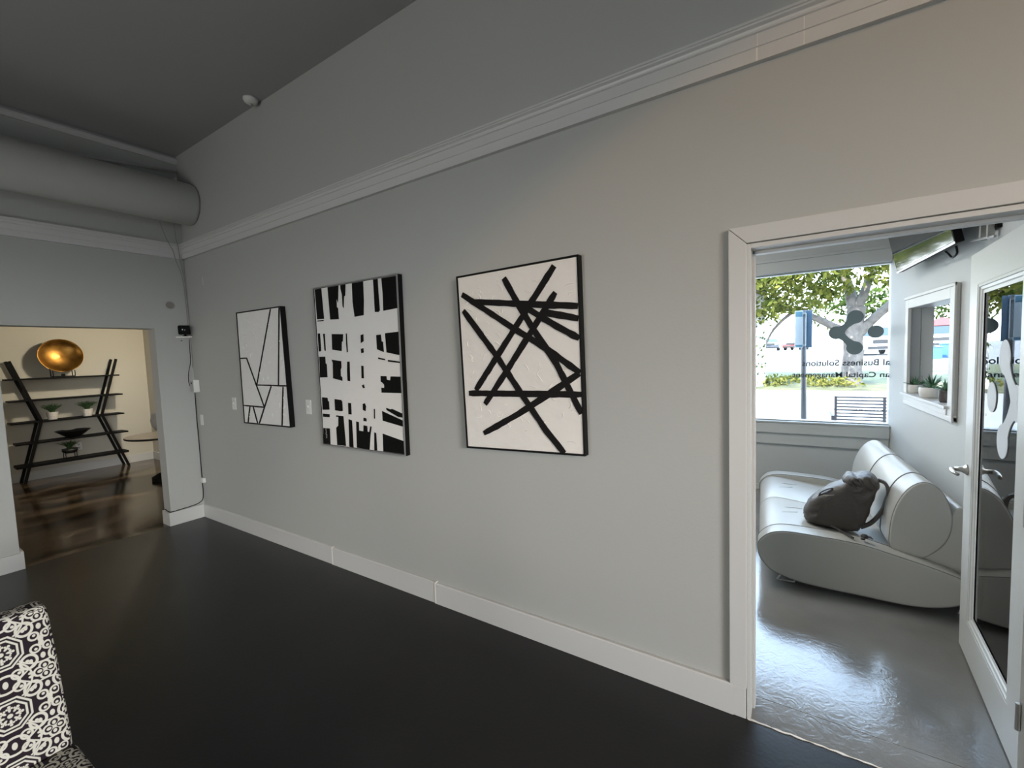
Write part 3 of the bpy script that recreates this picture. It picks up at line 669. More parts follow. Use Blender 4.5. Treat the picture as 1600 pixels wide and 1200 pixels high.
MB().lathe([(.001,0),(.055,0),(.055,-.012),(.048,-.028),(.030,-.040),(.001,-.042)], c=(-3.73,2.0,CZ), n=28).build('housing', M['white_plastic'], t, smooth=True)
MB().lathe([(.001,-.040),(.014,-.041),(.012,-.056),(.001,-.058)], c=(-3.73,2.0,CZ), n=16).build('sensor_nub', M['grey_plastic'], t)

# camera on its little shelf in the corner
t = thing('corner_shelf', 'tiny white corner shelf under the black camera', 'shelf', (-5.33,2.02,1.922))
MB().prism([(XL,1.935),(XL+.015,1.935),(XL+.085,2.03),(XL+.085,2.054),(XL,2.054)], 'z', 1.915, 1.928).build('board', M['white_plastic'], t, bevel=.002)
MB().lathe([(.004,0),(.004,.012)], c=(XL,1.985,1.885), n=10, M=Matrix.Rotation(PI/2,4,'Y')).build('screw', M['black'], t)
t = thing('security_camera', 'small black camera on the corner shelf by the ceiling cables', 'camera', (-5.325,2.005,1.9285))
MB().lathe([(.026,0),(.026,.006),(.010,.010),(.008,.035),(.001,.036)], c=(-5.325,2.008,1.9285), n=20).build('stand', M['camera_black'], t, smooth=True)
Mc = Matrix.Translation((-5.322,2.000,1.992)) @ Matrix.Rotation(math.radians(-25),4,'Z') @ Matrix.Rotation(math.radians(10),4,'Y')
cb = MB(); pr = [(-.042,-.044),(.042,-.044),(.050,-.036),(.050,.040),(.044,.048),(-.044,.048),(-.050,.040),(-.050,-.036)]
cb.loft([[tuple(Mc @ Vector((x,a,b))) for a, b in pr] for x in (-.020,.022)]); cb.build('body', M['camera_black'], t, bevel=.004)
MB().lathe([(.016,0),(.016,.004),(.010,.006),(.001,.004)], c=tuple(Mc @ Vector((.022,0,.006))), n=18, M=Mc.to_3x3().to_4x4() @ Matrix.Rotation(PI/2,4,'Y')).build('lens', M['screen'], t)

# cables in the corner
def cable(label, pts, r, m, name='cable'):
    p = cat_rom(pts, 6, closed=False)
    return tag(MB().tube(p, r, 7).build(name, m, smooth=True), label, 'cable')
cable('left one of two thin cables dropping from the duct over the molding', [(XL+.06,1.865,3.06),(XL+.068,1.885,2.97),(XL+.066,1.918,2.87),(XL+.064,1.955,2.79),(XL+.034,1.985,2.70),(XL+.008,2.030,2.58),(XL+.008,2.045,2.45),(XL+.008,2.052,2.2),(XL+.008,2.053,1.95)], .0042, M['cable_grey'])
cable('right one of two thin cables dropping from the duct into the corner', [(XL+.06,1.985,3.06),(XL+.064,1.99,2.92),(XL+.064,2.000,2.86),(XL+.062,2.008,2.78),(XL+.030,2.025,2.70),(XL+.012,2.045,2.60),(XL+.014,2.058,2.45),(XL+.014,2.063,2.1),(XL+.014,2.063,1.60)], .0042, M['cable_grey'])
cable('black camera cable looping beside the grey keypad box', [(XL+.012,2.052,1.90),(XL+.012,2.050,1.80),(XL+.012,2.046,1.66),(XL+.014,2.022,1.56),(XL+.014,2.014,1.46),(XL+.012,2.028,1.405),(XL+.012,2.045,1.40)], .0032, M['black'])
cable('dark cable running down the corner and along the short baseboard', [(XL+.020,2.060,1.34),(XL+.012,2.060,1.10),(XL+.010,2.062,.80),(XL+.010,2.062,.45),(XL+.012,2.058,.22),(XL+.014,2.02,.165),(XL+.014,1.94,.150),(XL+.014,1.84,.146),(XL+.020,1.775,.144),(XL-.01,1.752,.146),(XL-.09,1.750,.160)], .0040, M['black'])

t = thing('keypad_box', 'grey and white wall box in the corner below the camera', 'box', (-5.29,D,1.345))
MB().box(-5.335,-5.245,D-.055,D-.001,1.345,1.475).build('housing', M['white_plastic'], t, bevel=.006)
MB().box(-5.328,-5.252,D-.0565,D-.054,1.352,1.468).build('front_cover', M['grey_plastic'], t, bevel=.001)
MB().box(-5.305,-5.28,D-.058,D-.056,1.432,1.450).build('indicator', M['car_trim'], t)
MB().box(-5.352,-5.338,2.035,2.055,1.37,1.40).build('plug', M['black'], t)
def plate(name, label, cat, x, z, w_=.072, h_=.116, toggle=True, grp=None):
    t = thing(name, label, cat, (x,D,z-h_/2), group=grp)
    MB().box(x-w_/2,x+w_/2,D-.007,D-.0005,z-h_/2,z+h_/2).build('cover_plate', M['white_plastic'], t, bevel=.003)
    if toggle:
        MB().prism([(D-.007,z-.012),(D-.007,z+.012),(D-.020,z+.008),(D-.019,z+.001)], 'x', x-.005, x+.005).build('toggle', M['white_plastic'], t)
        for s in (-1,1): MB().lathe([(.0025,0),(.0025,.002)], c=(x,D-.007,z+s*.03), n=10, M=Matrix.Rotation(PI/2,4,'X')).build('screw', M['grey_plastic'], t)
    return t
plate('light_switch', 'white switch plate between the line painting and the woven painting', 'switch', -3.318, 1.256)
plate('light_switch', 'white switch plate just left of the line painting', 'switch', -4.538, 1.247)
plate('wall_plate', 'narrow white blank plate below the keypad box', 'plate', -5.255, 1.052, .06, .11, False)
t = thing('cable_box', 'small white surface box low in the corner on the black cable', 'box', (-5.31,D,.379))
MB().box(-5.345,-5.285,D-.032,D-.001,.379,.430).build('housing', M['white_plastic'], t, bevel=.004)
MB().box(-5.350,-5.345,D-.028,D-.004,.385,.424).build('side_cap', M['grey_plastic'], t)
t = thing('blanking_disc', 'small round grey disc on the wall above the pillar', 'disc', (XL,1.909,2.244))
MB().lathe([(.040,0),(.040,.004),(.034,.007),(.001,.007)], c=(XL+.0005,1.909,2.244), n=28, M=Matrix.Rotation(PI/2,4,'Y')).build('cover', M['disc_grey'], t)
MB().lathe([(.043,0),(.046,.003),(.040,.006)], c=(XL+.0005,1.909,2.244), n=28, M=Matrix.Rotation(PI/2,4,'Y')).build('rim', M['wall'], t)
t = thing('access_panel', 'faint flush access panel low on the pillar beside the doorway', 'panel', (XL,1.94,.25))
MB().box(XL+.0003,XL+.003,1.888,1.990,.255,.445).build('cover', M['wall'], t, bevel=.001)
tag(MB().box(-4.986,-4.981,D-.003,D-.0003,2.42,2.50).build('paint_chip', M['white_plastic']), 'tiny pale vertical scratch on the wall right of the corner', 'mark')

# ------------------------------------------------------------------ the shelf room
XF, XB = -9.35, -9.615
t = thing('shelving_unit', 'black open shelving unit with bent hourglass uprights', 'shelf', (-9.48,1.95,0))
for (a, b, c) in (((1.355,1.78),(1.612,.890),(1.380,0.0)), ((2.525,1.78),(2.285,.890),(2.565,0.0))):
    for x in (XF-.012, XB+.012):
        sgn = 1 if a[0] < 2 else -1
        MB().beam((x,a[0],a[1]),(x,b[0],b[1]),.034,.026).beam((x,b[0],b[1]+.012),(x,c[0],c[1]),.034,.026).build('upright', M['black_metal'], t, bevel=.002)
for i, (z, y0, y1) in enumerate(((1.527,1.298,2.548),(1.213,1.306,2.568),(.893,1.298,2.566),(.588,1.330,2.594),(.264,1.314,2.578))):
    th_ = .022 if i < 4 else .034
    MB().prism([(XB,y0+.01),(XF,y0),(XF,y1),(XB,y1-.01)], 'z', z-th_, z).build('shelf_board', M['black_metal'], t, bevel=.002)
t = thing('decorative_bowl', 'shallow hammered bronze bowl displayed upright on the top shelf', 'bowl', (-9.47,1.90,1.59))
Mb = Matrix.Rotation(PI/2-.16,4,'Y')
pr = [(.001,.000),(.08,.006),(.16,.026),(.225,.060),(.250,.082),(.254,.082),(.252,.076),(.228,.050),(.162,.014),(.08,-.006),(.001,-.012)]
b = MB().lathe(pr, c=(-9.515,1.905,1.842), n=48, M=Mb).build('dish', M['bronze'], t, smooth=True)
t = thing('plate_easel', 'small black easel holding the bronze bowl', 'stand', (-9.47,1.90,1.528))
for y in (1.79, 2.03):
    o = MB(); o.tube([(-9.52,y,1.535),(-9.40,y,1.535),(-9.385,y,1.56),(-9.395,y,1.625)], .006, 8)
    o.tube([(-9.52,y,1.534),(-9.575,y,1.72)], .006, 8)
    o.build('prong', M['black_metal'], t, smooth=True)
MB().box(-9.53,-9.50,1.79,2.03,1.5285,1.540).box(-9.44,-9.42,1.885,1.925,1.5285,1.575).box(-9.51,-9.43,1.90,1.91,1.5285,1.536).build('crossbar', M['black_metal'], t)

def tuft(parent, c, n, L, spread, m, seed, name='leaves', wid=.007):
    rnd = random.Random(seed); mb = MB(); c = Vector(c)
    for k in range(n):
        a = rnd.uniform(0,2*PI); s = rnd.uniform(.15,1)*spread; l = L*rnd.uniform(.7,1.1); d = Vector((math.cos(a),math.sin(a),0)); sd = Vector((-d.y,d.x,0))
        p = [c + d*(rnd.uniform(0,.02)) + d*s*l*(t_**1.5) + Vector((0,0,l*(t_ - .35*s*t_*t_))) for t_ in (0,.35,.7,1)]
        ws = [wid*.8,wid,wid*.7,.0006]
        mb.loft([[tuple(q - sd*w_), tuple(q + Vector((0,0,.0018))), tuple(q + sd*w_), tuple(q - Vector((0,0,.0018)))] for q, w_ in zip(p, ws)])
    return mb.build(name, m, parent, smooth=False)
def white_pot_plant(y, label, seed):
    t = thing('potted_plant', label, 'plant', (-9.44,y,.8935), group='potted grasses on the middle shelf')
    pt = MB().lathe([(.001,0),(.050,0),(.052,.01),(.060,.05),(.068,.100),(.070,.112),(.064,.112),(.058,.095),(.001,.093)], c=(-9.44,y,.8935), n=28).build('pot', M['pot'], t, smooth=True); sharp_by_angle(pt, 45)
    MB().lathe([(.0605,.051),(.063,.054),(.0625,.060),(.0605,.062)], c=(-9.44,y,.8935), n=28).build('ring', M['pot'], pt, world=True)
    tuft(t, (-9.44,y,.985), 190, .155, .80, M['leaf'], seed, wid=.005)
    return t
white_pot_plant(1.745, 'left one of two grassy plants in white pots on the middle shelf', 1)
white_pot_plant(2.135, 'right one of two grassy plants in white pots on the middle shelf', 2)
o = MB().lathe([(.001,0),(.075,0),(.080,.008),(.200,.105),(.204,.108),(.196,.108),(.078,.018),(.001,.014)], c=(-9.47,1.955,.5885), n=40)
tag(sharp_by_angle(o.build('bowl', M['bowl_black']),45), 'wide flared black bowl on the fourth shelf down', 'bowl')
t = thing('plant_stand_pot', 'small plant in black pot on wire legs on the bottom shelf', 'plant', (-9.47,1.90,.2645))
MB().lathe([(.001,.085),(.060,.085),(.085,.105),(.092,.150),(.086,.150),(.001,.140)], c=(-9.47,1.90,.2645), n=28).build('pot', M['bowl_black'], t, smooth=True)
for k in range(4):
    a = PI/4+k*PI/2; x, y = -9.47+.088*math.cos(a), 1.90+.088*math.sin(a)
    MB().tube([(x,y,.2645),(x,y,.40)], .0045, 8).build('leg', M['black_metal'], t)
MB().tube([(-9.47+.089*math.cos(a),1.90+.089*math.sin(a),.385) for a in [2*PI*k/28 for k in range(29)]], .004, 6).build('ring', M['black_metal'], t)
tuft(t, (-9.47,1.90,.405), 110, .145, .9, M['leaf'], 5, wid=.006)
t = thing('wall_outlet', 'white outlet plate on the cream wall behind the shelves', 'outlet', (-9.65,2.045,.36))
MB().box(-9.649,-9.643,2.005,2.080,.35,.47).build('cover_plate', M['white_plastic'], t, bevel=.002)
for z in (.385,.435): MB().box(-9.6435,-9.642,2.03,2.055,z-.012,z+.012).build('socket', M['grey_plastic'], t)

t = thing('round_table', 'low round dark table half hidden behind the pillar', 'table', (-7.70,2.52,0))
tp = MB().lathe([(.001,.625),(.415,.625),(.430,.635),(.430,.650),(.424,.657),(.001,.657)], c=(-7.70,2.52,0), n=64).build('tabletop', M['table'], t, smooth=True); sharp_by_angle(tp, 30)
MB().lathe([(.4305,.634),(.4325,.637),(.4325,.649),(.4305,.652)], c=(-7.70,2.52,0), n=64).build('edge_band', M['black'], tp, world=True)
MB().lathe([(.035,.09),(.035,.625)], c=(-7.70,2.50,0), n=24).build('column', M['black_metal'], t, smooth=True)
MB().lathe([(.001,0),(.15,0),(.15,.05),(.06,.10),(.001,.10)], c=(-7.70,2.50,0), n=32).build('base', M['black_metal'], t)
t = thing('office_chair', 'pale grey curved back chair mostly hidden by the pillar', 'chair', (-7.05,2.50,0))
MB().prism(cat_rom([(-7.26,2.36),(-6.85,2.34),(-6.80,2.45),(-6.80,2.60),(-6.85,2.70),(-7.26,2.68),(-7.31,2.60),(-7.31,2.45)],4), 'z', .40, .47).build('seat', M['fabric_grey'], t, bevel=.02)
o = MB(); rings = []
for z, k in ((.80,.72),(.83,.88),(.88,.97),(.95,1.0),(1.03,.95),(1.065,.82),(1.075,.6)):
    arc = [PI*(-.30+.60*s/10) for s in range(11)]
    rings.append([(-7.05+.34*math.cos(a), 2.455+.39*k*math.sin(a)*1.06, z) for a in arc] + [(-7.05+.30*math.cos(a), 2.455+.36*k*math.sin(a)*1.06, z) for a in reversed(arc)])
o.loft(rings).build('backrest', M['fabric_grey'], t, smooth=True)
MB().beam((-6.74,2.52,.42),(-6.73,2.47,.90),.05,.02).build('back_bar', M['black_metal'], t)
MB().lathe([(.028,.07),(.028,.40)], c=(-7.05,2.52,0), n=16).build('column', M['black_metal'], t)
for k in range(5):
    a = 2*PI*k/5+.3; MB().beam((-7.05,2.52,.085),(-7.05+.24*math.cos(a),2.52+.24*math.sin(a),.055),.035,.02,(0,0,1)).lathe([(.001,0),(.022,.004),(.022,.04),(.001,.045)], c=(-7.05+.24*math.cos(a),2.52+.24*math.sin(a),0), n=12).build('leg', M['black_metal'], t)

# ------------------------------------------------------------------ patterned chair at the lower left
def uv_build(mb, name, m, parent, fn, bevel, seg=3, sub=0):
    o = mb.build(name, m, parent, world=True, smooth=True, bevel=bevel, seg=seg)
    me = o.data; uvl = me.uv_layers.new(name='UVMap'); off = Vector(parent.location)
    for poly in me.polygons:
        for li in poly.loop_indices:
            co = me.vertices[me.loops[li].vertex_index].co + off
            uvl.data[li].uv = fn(co, poly.normal)
    return o
t = thing('accent_chair', 'armless chair in black and ivory medallion fabric', 'chair', (-1.72,.07,0))
YB, YA = .325, -.24
def back_fn(co, n):
    if abs(n.y) > .7: return (co.x, co.z)
    if abs(n.z) > .7: return (co.y, co.x)
    return (co.y-.205, co.z-.615)
o = MB(); rows = []
for z, x, y1 in ((.36,-1.905,.322),(.48,-1.905,.322),(.60,-1.930,.320),(.72,-1.960,.318),(.84,-1.992,.315),(.882,-2.004,.311)):
    rows.append([(x,YA+(YB-y1),z),(x,(YA+YB)/2,z),(x,y1,z),(x-.085,y1-.002,z-.004),(x-.085,(YA+YB)/2,z-.004),(x-.085,YA+(YB-y1),z-.004)])
o.loft(rows); uv_build(o, 'backrest', M['medallion'], t, back_fn, .014)
o = MB().prism([(-1.99,.345),(-1.90,.455),(-1.62,.480),(-1.44,.474),(-1.40,.45),(-1.40,.345)], 'y', YA, YB+.004)
uv_build(o, 'seat', M['medallion'], t, lambda co, n: (co.y-.205, co.x*.9) if abs(n.z) > .5 else ((co.x, co.z) if abs(n.y) > .7 else (co.y, co.z)), .018)
for x, y in ((-1.96,YB-.04),(-1.96,YA+.04),(-1.45,YB-.04),(-1.45,YA+.04)):
    MB().tube([(x,y,.36),(x+(-.03 if x < -1.8 else .01),y,0)], [.024,.015], 4).build('leg', M['black'], t)

# ------------------------------------------------------------------ sofa
t = thing('sofa', 'pale leather loveseat with leaf shaped arms and rolled back', 'sofa', (-.233,3.36,0), math.radians(3.5))
def fit(pts): return [(x if x < .72 else .72+(x-.72)*.84, z) for x, z in pts]
LEAF = [(0,.262),(.016,.300),(.060,.345),(.110,.368),(.171,.378),(.277,.378),(.539,.364),(.720,.326),(.970,.272),(1.09,.235),(1.15,.185),(1.10,.105),(.988,.055),(.811,.030),(.575,.034),(.278,.046),(.098,.088),(.023,.160),(.003,.215)]
leaf = cat_rom(fit(LEAF), 5)
def slab(profile, y0, y1, rnd, name, m, parent, seg=5):
    """extruded cushion with softly rounded rims"""
    c = Vector((sum(p[0] for p in profile)/len(profile), sum(p[1] for p in profile)/len(profile)))
    def shrink(d):
        out = []; n = len(profile)
        for i, p in enumerate(profile):
            a = Vector(profile[i-1]); b = Vector(profile[(i+1) % n]); tt = (b-a).normalized(); nn = Vector((-tt.y, tt.x))
            if nn.dot(c-Vector(p)) < 0: nn = -nn
            out.append(tuple(Vector(p)+nn*d))
        return out
    rings = []
    for k in range(seg+1):
        a = PI/2*k/seg; d = rnd*(1-math.sin(a)); rings.append([(x, y0+rnd*(1-math.cos(a)), z) for x, z in shrink(d)])
    for k in range(seg+1):
        a = PI/2*(1-k/seg); d = rnd*(1-math.sin(a)); rings.append([(x, y1-rnd*(1-math.cos(a)), z) for x, z in shrink(d)])
    o = MB().loft(rings).build(name, m, parent, world=False, smooth=True)
    return sharp_by_angle(o, 60)
def piping(profile, y, r, parent, closed=True):
    pts = [(x, y, z) for x, z in profile]
    if closed: pts.append(pts[0])
    return MB().tube(pts, r, 6, cap=not closed).build('piping', M['seam'], parent, world=False, smooth=True)
LEN = 1.66; AT = .15
for y0 in (0, LEN-AT):
    a = slab(leaf, y0, y0+AT, .012, 'arm', M['leather'], t)
    piping([(x*.9995+.0003, z) for x, z in leaf], y0+.006 if y0 == 0 else y0+AT-.006, .0028, a)
    piping(leaf, y0+AT-.004 if y0 == 0 else y0+.004, .0025, a)
SEAT = cat_rom([(.008,.25),(.025,.300),(.065,.338),(.125,.356),(.25,.345),(.45,.318),(.70,.290),(.86,.28),(.88,.20),(.75,.10),(.5,.06),(.25,.065),(.09,.11),(.02,.18)], 5)
mid = LEN/2
for a, b in ((AT,mid),(mid,LEN-AT)):
    s = slab(SEAT, a+.001, b-.001, .010, 'seat_cushion', M['leather'], t)
    for yy in ((a+b)/2,):
        MB().tube([(.09,yy-.1,.3495),(.16,yy-.02,.3545),(.26,yy+.05,.3455)], [.001,.0022,.001], 6).tube([(.10,yy+.1,.352),(.2,yy+.12,.352),(.3,yy+.16,.341)], [.001,.002,.001], 6).build('stitched_crease', M['leather'], s, world=False, smooth=True)
ROLL = cat_rom(fit([(.728,.335),(.722,.42),(.738,.54),(.778,.645),(.835,.722),(.905,.757),(.975,.735),(1.03,.665),(1.06,.56),(1.05,.45),(1.00,.36),(.90,.285),(.80,.275)]), 5)
cuts = [AT-.03, AT+.22, LEN/2+.10, LEN-AT+.01]
for k in range(3):
    o = slab(ROLL, cuts[k]+.0005, cuts[k+1]-.0005, .010, 'back_roll', M['leather'], t)
    piping(ROLL, cuts[k]+.003 if k else cuts[k]+.010, .0034, o)
WEDGE = cat_rom(fit([(.84,.25),(.93,.33),(1.02,.45),(1.075,.60),(1.12,.62),(1.15,.55),(1.16,.36),(1.12,.22),(.95,.18)]), 4)
slab(WEDGE, AT-.02, LEN-AT, .01, 'back_support', M['leather'], t)
for y in (.09, LEN-.09):
    for x, zz in ((.115,.085),(1.03,.09)):
        MB().tube([(x+.05,y-.012,zz),(x,y-.012,.006),(x+.10,y-.012,.006),(x+.12,y-.012,zz-.012)], .007, 8).build('leg', M['chrome'], t, world=False, smooth=True)

# ------------------------------------------------------------------ bag on the seat
t = thing('handbag', 'dark brown leather bag lying slumped on the pale sofa seat', 'bag', (.25,3.80,.335))
OUT = [(.036,.43),(.032,.385),(.056,.338),(.15,.325),(.27,.318),(.341,.328),(.378,.38),(.405,.47),(.433,.583),(.445,.655),(.40,.700),(.33,.690),(.238,.645),(.159,.589),(.085,.518)]
prof = cat_rom(OUT, 4); c0 = Vector((.24,.48)); rings = []
for yy, k in ((3.690,.62),(3.693,.76),(3.701,.86),(3.714,.93),(3.735,.975),(3.76,.995),(3.80,1.0),(3.86,.97),(3.90,.90),(3.925,.72),(3.93,.45)):
    rb = []
    for i, p in enumerate(prof):
        q = c0 + (Vector(p)-c0)*k; wob = 1+.02*math.sin(i*1.7+yy*40)
        rb.append((c0.x+(q.x-c0.x)*wob, yy+.006*math.sin(i*.9), max(.322, c0.y+(q.y-c0.y)*wob)))
    rings.append(rb)
MB().loft(rings).build('body', M['bag'], t, smooth=True)
# gathered flap and top loop
fl = cat_rom([(.258,.655),(.276,.700),(.300,.714),(.328,.706),(.350,.718),(.385,.727),(.420,.717),(.446,.690),(.454,.645),(.432,.615),(.385,.628),(.320,.640)], 4)
cf = Vector((.37,.67)); rings = []
for q in range(13):
    yy = 3.690+.215*q/12; e_ = abs(q-6)/6; k = (1-e_**3.5*.35)*(1+.035*math.sin(q*2.2))
    rings.append([(cf.x+(x-cf.x)*k, yy+.004*math.sin(i*1.3), cf.y+(z-cf.y)*k*(1+.05*math.sin(i*1.1+q*.9))) for i, (x, z) in enumerate(fl)])
MB().loft(rings).build('flap', M['bag'], t, smooth=True)
for a, b, c in (((.285,3.684,.700),(.300,3.676,.672),(.330,3.678,.635)),((.335,3.684,.712),(.352,3.676,.680),(.372,3.678,.640)),((.395,3.684,.722),(.410,3.676,.690),(.425,3.680,.650))):
    MB().tube(cat_rom([a,b,c],4,closed=False), [.002,.004,.006,.007,.007,.006,.005,.003,.001], 8).build('gather_fold', M['bag'], t, smooth=True)
def band(path, wdt, thk, name, m, parent):
    p = [Vector(q) for q in cat_rom(path, 6, closed=False)]; rings = []
    for i, q in enumerate(p):
        tt = (p[min(i+1,len(p)-1)]-p[max(i-1,0)]).normalized(); sd = Vector((0,1,0)); sd = (sd-tt*sd.dot(tt)).normalized(); u = tt.cross(sd)
        rings.append([tuple(q+sd*wdt/2*a+u*thk/2*b) for a, b in ((-1,-1),(1,-1),(1,1),(-1,1))])
    return MB().loft(rings).build(name, m, parent, bevel=.002)
band([(.445,3.79,.685),(.485,3.78,.668),(.500,3.77,.615),(.490,3.76,.545),(.460,3.75,.470),(.410,3.745,.395),(.355,3.745,.355)], .034, .020, 'shoulder_strap', M['bag'], t)
band([(.118,3.735,.540),(.128,3.722,.572),(.160,3.716,.600),(.188,3.720,.612),(.204,3.735,.608)], .022, .008, 'side_loop', M['bag'], t)
MB().tube([(.155,3.690,.560),(.180,3.688,.567),(.205,3.690,.575)], .0028, 8).build('zip', M['chrome'], t)
MB().tube([(.190,3.640,.372),(.235,3.545,.379),(.285,3.455,.3815),(.292,3.442,.3815)], [.006,.007,.007,.006], 8).build('loose_strap', M['strap'], t)
t = thing('key_bunch', 'small bunch of dark keys on the near sofa arm', 'keys', (.365,3.46,.372))
rk = random.Random(4)
for k in range(5):
    a = rk.uniform(0,2*PI); x, y = .355+rk.uniform(-.02,.03), 3.465+rk.uniform(-.015,.015); z = .374+.004*k
    d = Vector((math.cos(a),math.sin(a),.1*rk.random())); p = Vector((x,y,z))
    MB().tube([p,p+d*.028], .0035, 6).lathe([(.001,0),(.011,0),(.011,.003),(.001,.003)], c=tuple(p), n=14).build('key', M['chrome'] if k % 2 else M['strap'], t)
MB().lathe([(.001,0),(.018,.002),(.02,.014),(.012,.022),(.001,.022)], c=(.35,3.465,.384), n=18).build('fob', M['strap'], t, smooth=True)

# ------------------------------------------------------------------ television
tilt = math.radians(12)
al = math.atan(SL)
P0 = Vector((xr(4.838,-.115),4.838,2.175)); 
tv = thing('television', 'flat black television tilted down high on the office wall', 'television', (xr(4.23,-.115),4.23,2.175), 0)
ay = Vector((-SL,1,0)).normalized(); nx = Vector((-1,-SL,0)).normalized()      # along the wall, out of the wall
up = (Vector((0,0,1))*math.cos(tilt) + nx*math.sin(tilt)).normalized(); fn = up.cross(ay).normalized()
if fn.dot(nx) < 0: fn = -fn
base = Vector(tv.location)
def tvp(a, u, d): return tuple(base + ay*a + up*u + fn*d)
def tvbox(a0,a1,u0,u1,d0,d1): 
    mb = MB(); mb._add([tvp(a,u,d) for d in (d0,d1) for (a,u) in ((a0,u0),(a1,u0),(a1,u1),(a0,u1))], [(0,1,2,3),(7,6,5,4),(0,4,5,1),(1,5,6,2),(2,6,7,3),(3,7,4,0)]); return mb
tvbox(-.615,.615,0,.715,-.030,.012).build('casing', M['black'], tv, bevel=.004)
tvbox(-.604,.604,.016,.706,.0121,.0135).build('screen', M['screen'], tv)
tvbox(-.617,.617,-.001,.012,.0122,.0150).build('bezel', M['silver'], tv)
tvbox(-.35,.35,.12,.55,-.075,-.030).build('rear_housing', M['black'], tv, bevel=.01)
t = thing('tv_bracket', 'black wall bracket with steel rails behind the television', 'bracket', (xr(3.6,0),3.6,2.25))
o = MB(); rot_wall(3.43,3.62,2.20,2.62,o,-.020,-.001); o.build('wall_plate', M['black'], t)
for y in (3.47,3.56):
    o = MB(); rot_wall(y-.010,y+.010,2.16,2.64,o,-.045,-.018); o.build('rail', M['grey_plastic'], t)
o = MB().beam((xr(3.62,-.03),3.60,2.28),(xr(3.9,-.075),3.82,2.36),.04,.03,(0,0,1)).build('arm', M['black'], t)
o = MB().beam((xr(3.42,-.03),3.42,2.155),(xr(3.62,-.06),3.62,2.175),.012,.012,(0,0,1)).build('latch_bar', M['silver'], t)
cable('thin black cable looped under the television corner', [(xr(3.70,-.10),3.70,2.168),(xr(3.72,-.09),3.72,2.13),(xr(3.78,-.09),3.79,2.115),(xr(3.86,-.09),3.85,2.145),(xr(3.88,-.10),3.87,2.168)], .006, M['black'])

# ------------------------------------------------------------------ inner window sill
SZ = 1.1705
def agave(name, label, c, r, h, nl, L, seed, potm, wid):
    t = thing(name, label, 'plant', (c[0],c[1],SZ))
    pt = MB().lathe([(.001,0),(r*.80,0),(r*.92,h*.15),(r*1.0,h*.55),(r*.98,h*.92),(r*.93,h),(r*.86,h),(r*.84,h*.9),(.001,h*.88)], c=(c[0],c[1],SZ), n=28).build('pot', potm, t, smooth=True)
    MB().lathe([(.001,h*.885),(r*.84,h*.885)], c=(c[0],c[1],SZ), n=20).build('soil', M['soil'], t)
    rnd = random.Random(seed); mb = MB(); cc = Vector((c[0],c[1],SZ+h*.86))
    for k in range(nl):
        a = 2*PI*k/nl*2.4+rnd.uniform(-.2,.2); s = .25+.75*((k % 5)/4); l = L*rnd.uniform(.8,1.05); d = Vector((math.cos(a),math.sin(a),0)); sd = Vector((-d.y,d.x,0))
        p = [cc + d*(s*l*q) + Vector((0,0,l*(q*(1.1-.75*s) + .15*s*q*(1-q)))) for q in (0,.3,.65,1)]
        mb.loft([[tuple(q-sd*w_), tuple(q-Vector((0,0,.003))), tuple(q+sd*w_), tuple(q+Vector((0,0,.003)))] for q, w_ in zip(p,(wid*.7,wid,wid*.75,.0005))])
    mb.build('leaves', M['agave'], t)
    return t
agave('potted_succulent', 'succulent in small white pot at the far end of the inner sill', (.822,4.985), .048, .072, 22, .085, 1, M['pot'], .008)
agave('potted_succulent', 'spiky succulent in the widest white pot on the inner sill', (.852,4.600), .074, .080, 26, .125, 2, M['pot'], .010)
agave('potted_succulent', 'succulent in dark narrow pot at the near end of the inner sill', (.868,4.275), .040, .085, 16, .100, 3, M['bag'], .008)
o = MB().box(.86,.95,4.30,4.42,SZ,SZ+.004); tag(o.build('paper_sheet', M['blue']), 'blue paper lying on the inner sill between two pots', 'paper')

# ------------------------------------------------------------------ outdoors
def gz(y):
    if y < 10: return -.12
    if y < 30: return -.12 + (y-10)/20*.95
    return .83 + min(1, (y-30)/30)*.1
def strip(name, x0, x1, ys, m, label, cat, dz=0., thick=.2):
    mb = MB(); pts = [(y, gz(y)+dz) for y in ys]; mb.prism(pts + [(y, z-thick) for y, z in reversed(pts)], 'x', x0, x1)
    return struct(mb.build(name, m), label, cat)
strip('sidewalk', -60, 60, [5.8,10,12,14,16.4], M['concrete'], 'wide sunlit pale sidewalk in front of the window', 'sidewalk')
strip('lawn', -60, 60, [16.4,18,21,24.5], M['lawn'], 'sunlit grass verge beyond the sidewalk', 'lawn', .02, .22)
strip('road', -90, 90, [24.5,30,60,120], M['road'], 'pale sunlit road and parking area beyond the grass', 'road')
struct(MB().box(3.6,60,-40,5.8,-.5,-.12).box(-60,-9.9,-40,5.8,-.5,-.12).box(-9.9,3.6,-40,-4.2,-.5,-.12).box(-9.9,5.2,-4.2,5.8,-.5,-.2).build('ground', M['asphalt']), 'ground around and under the building', 'ground')

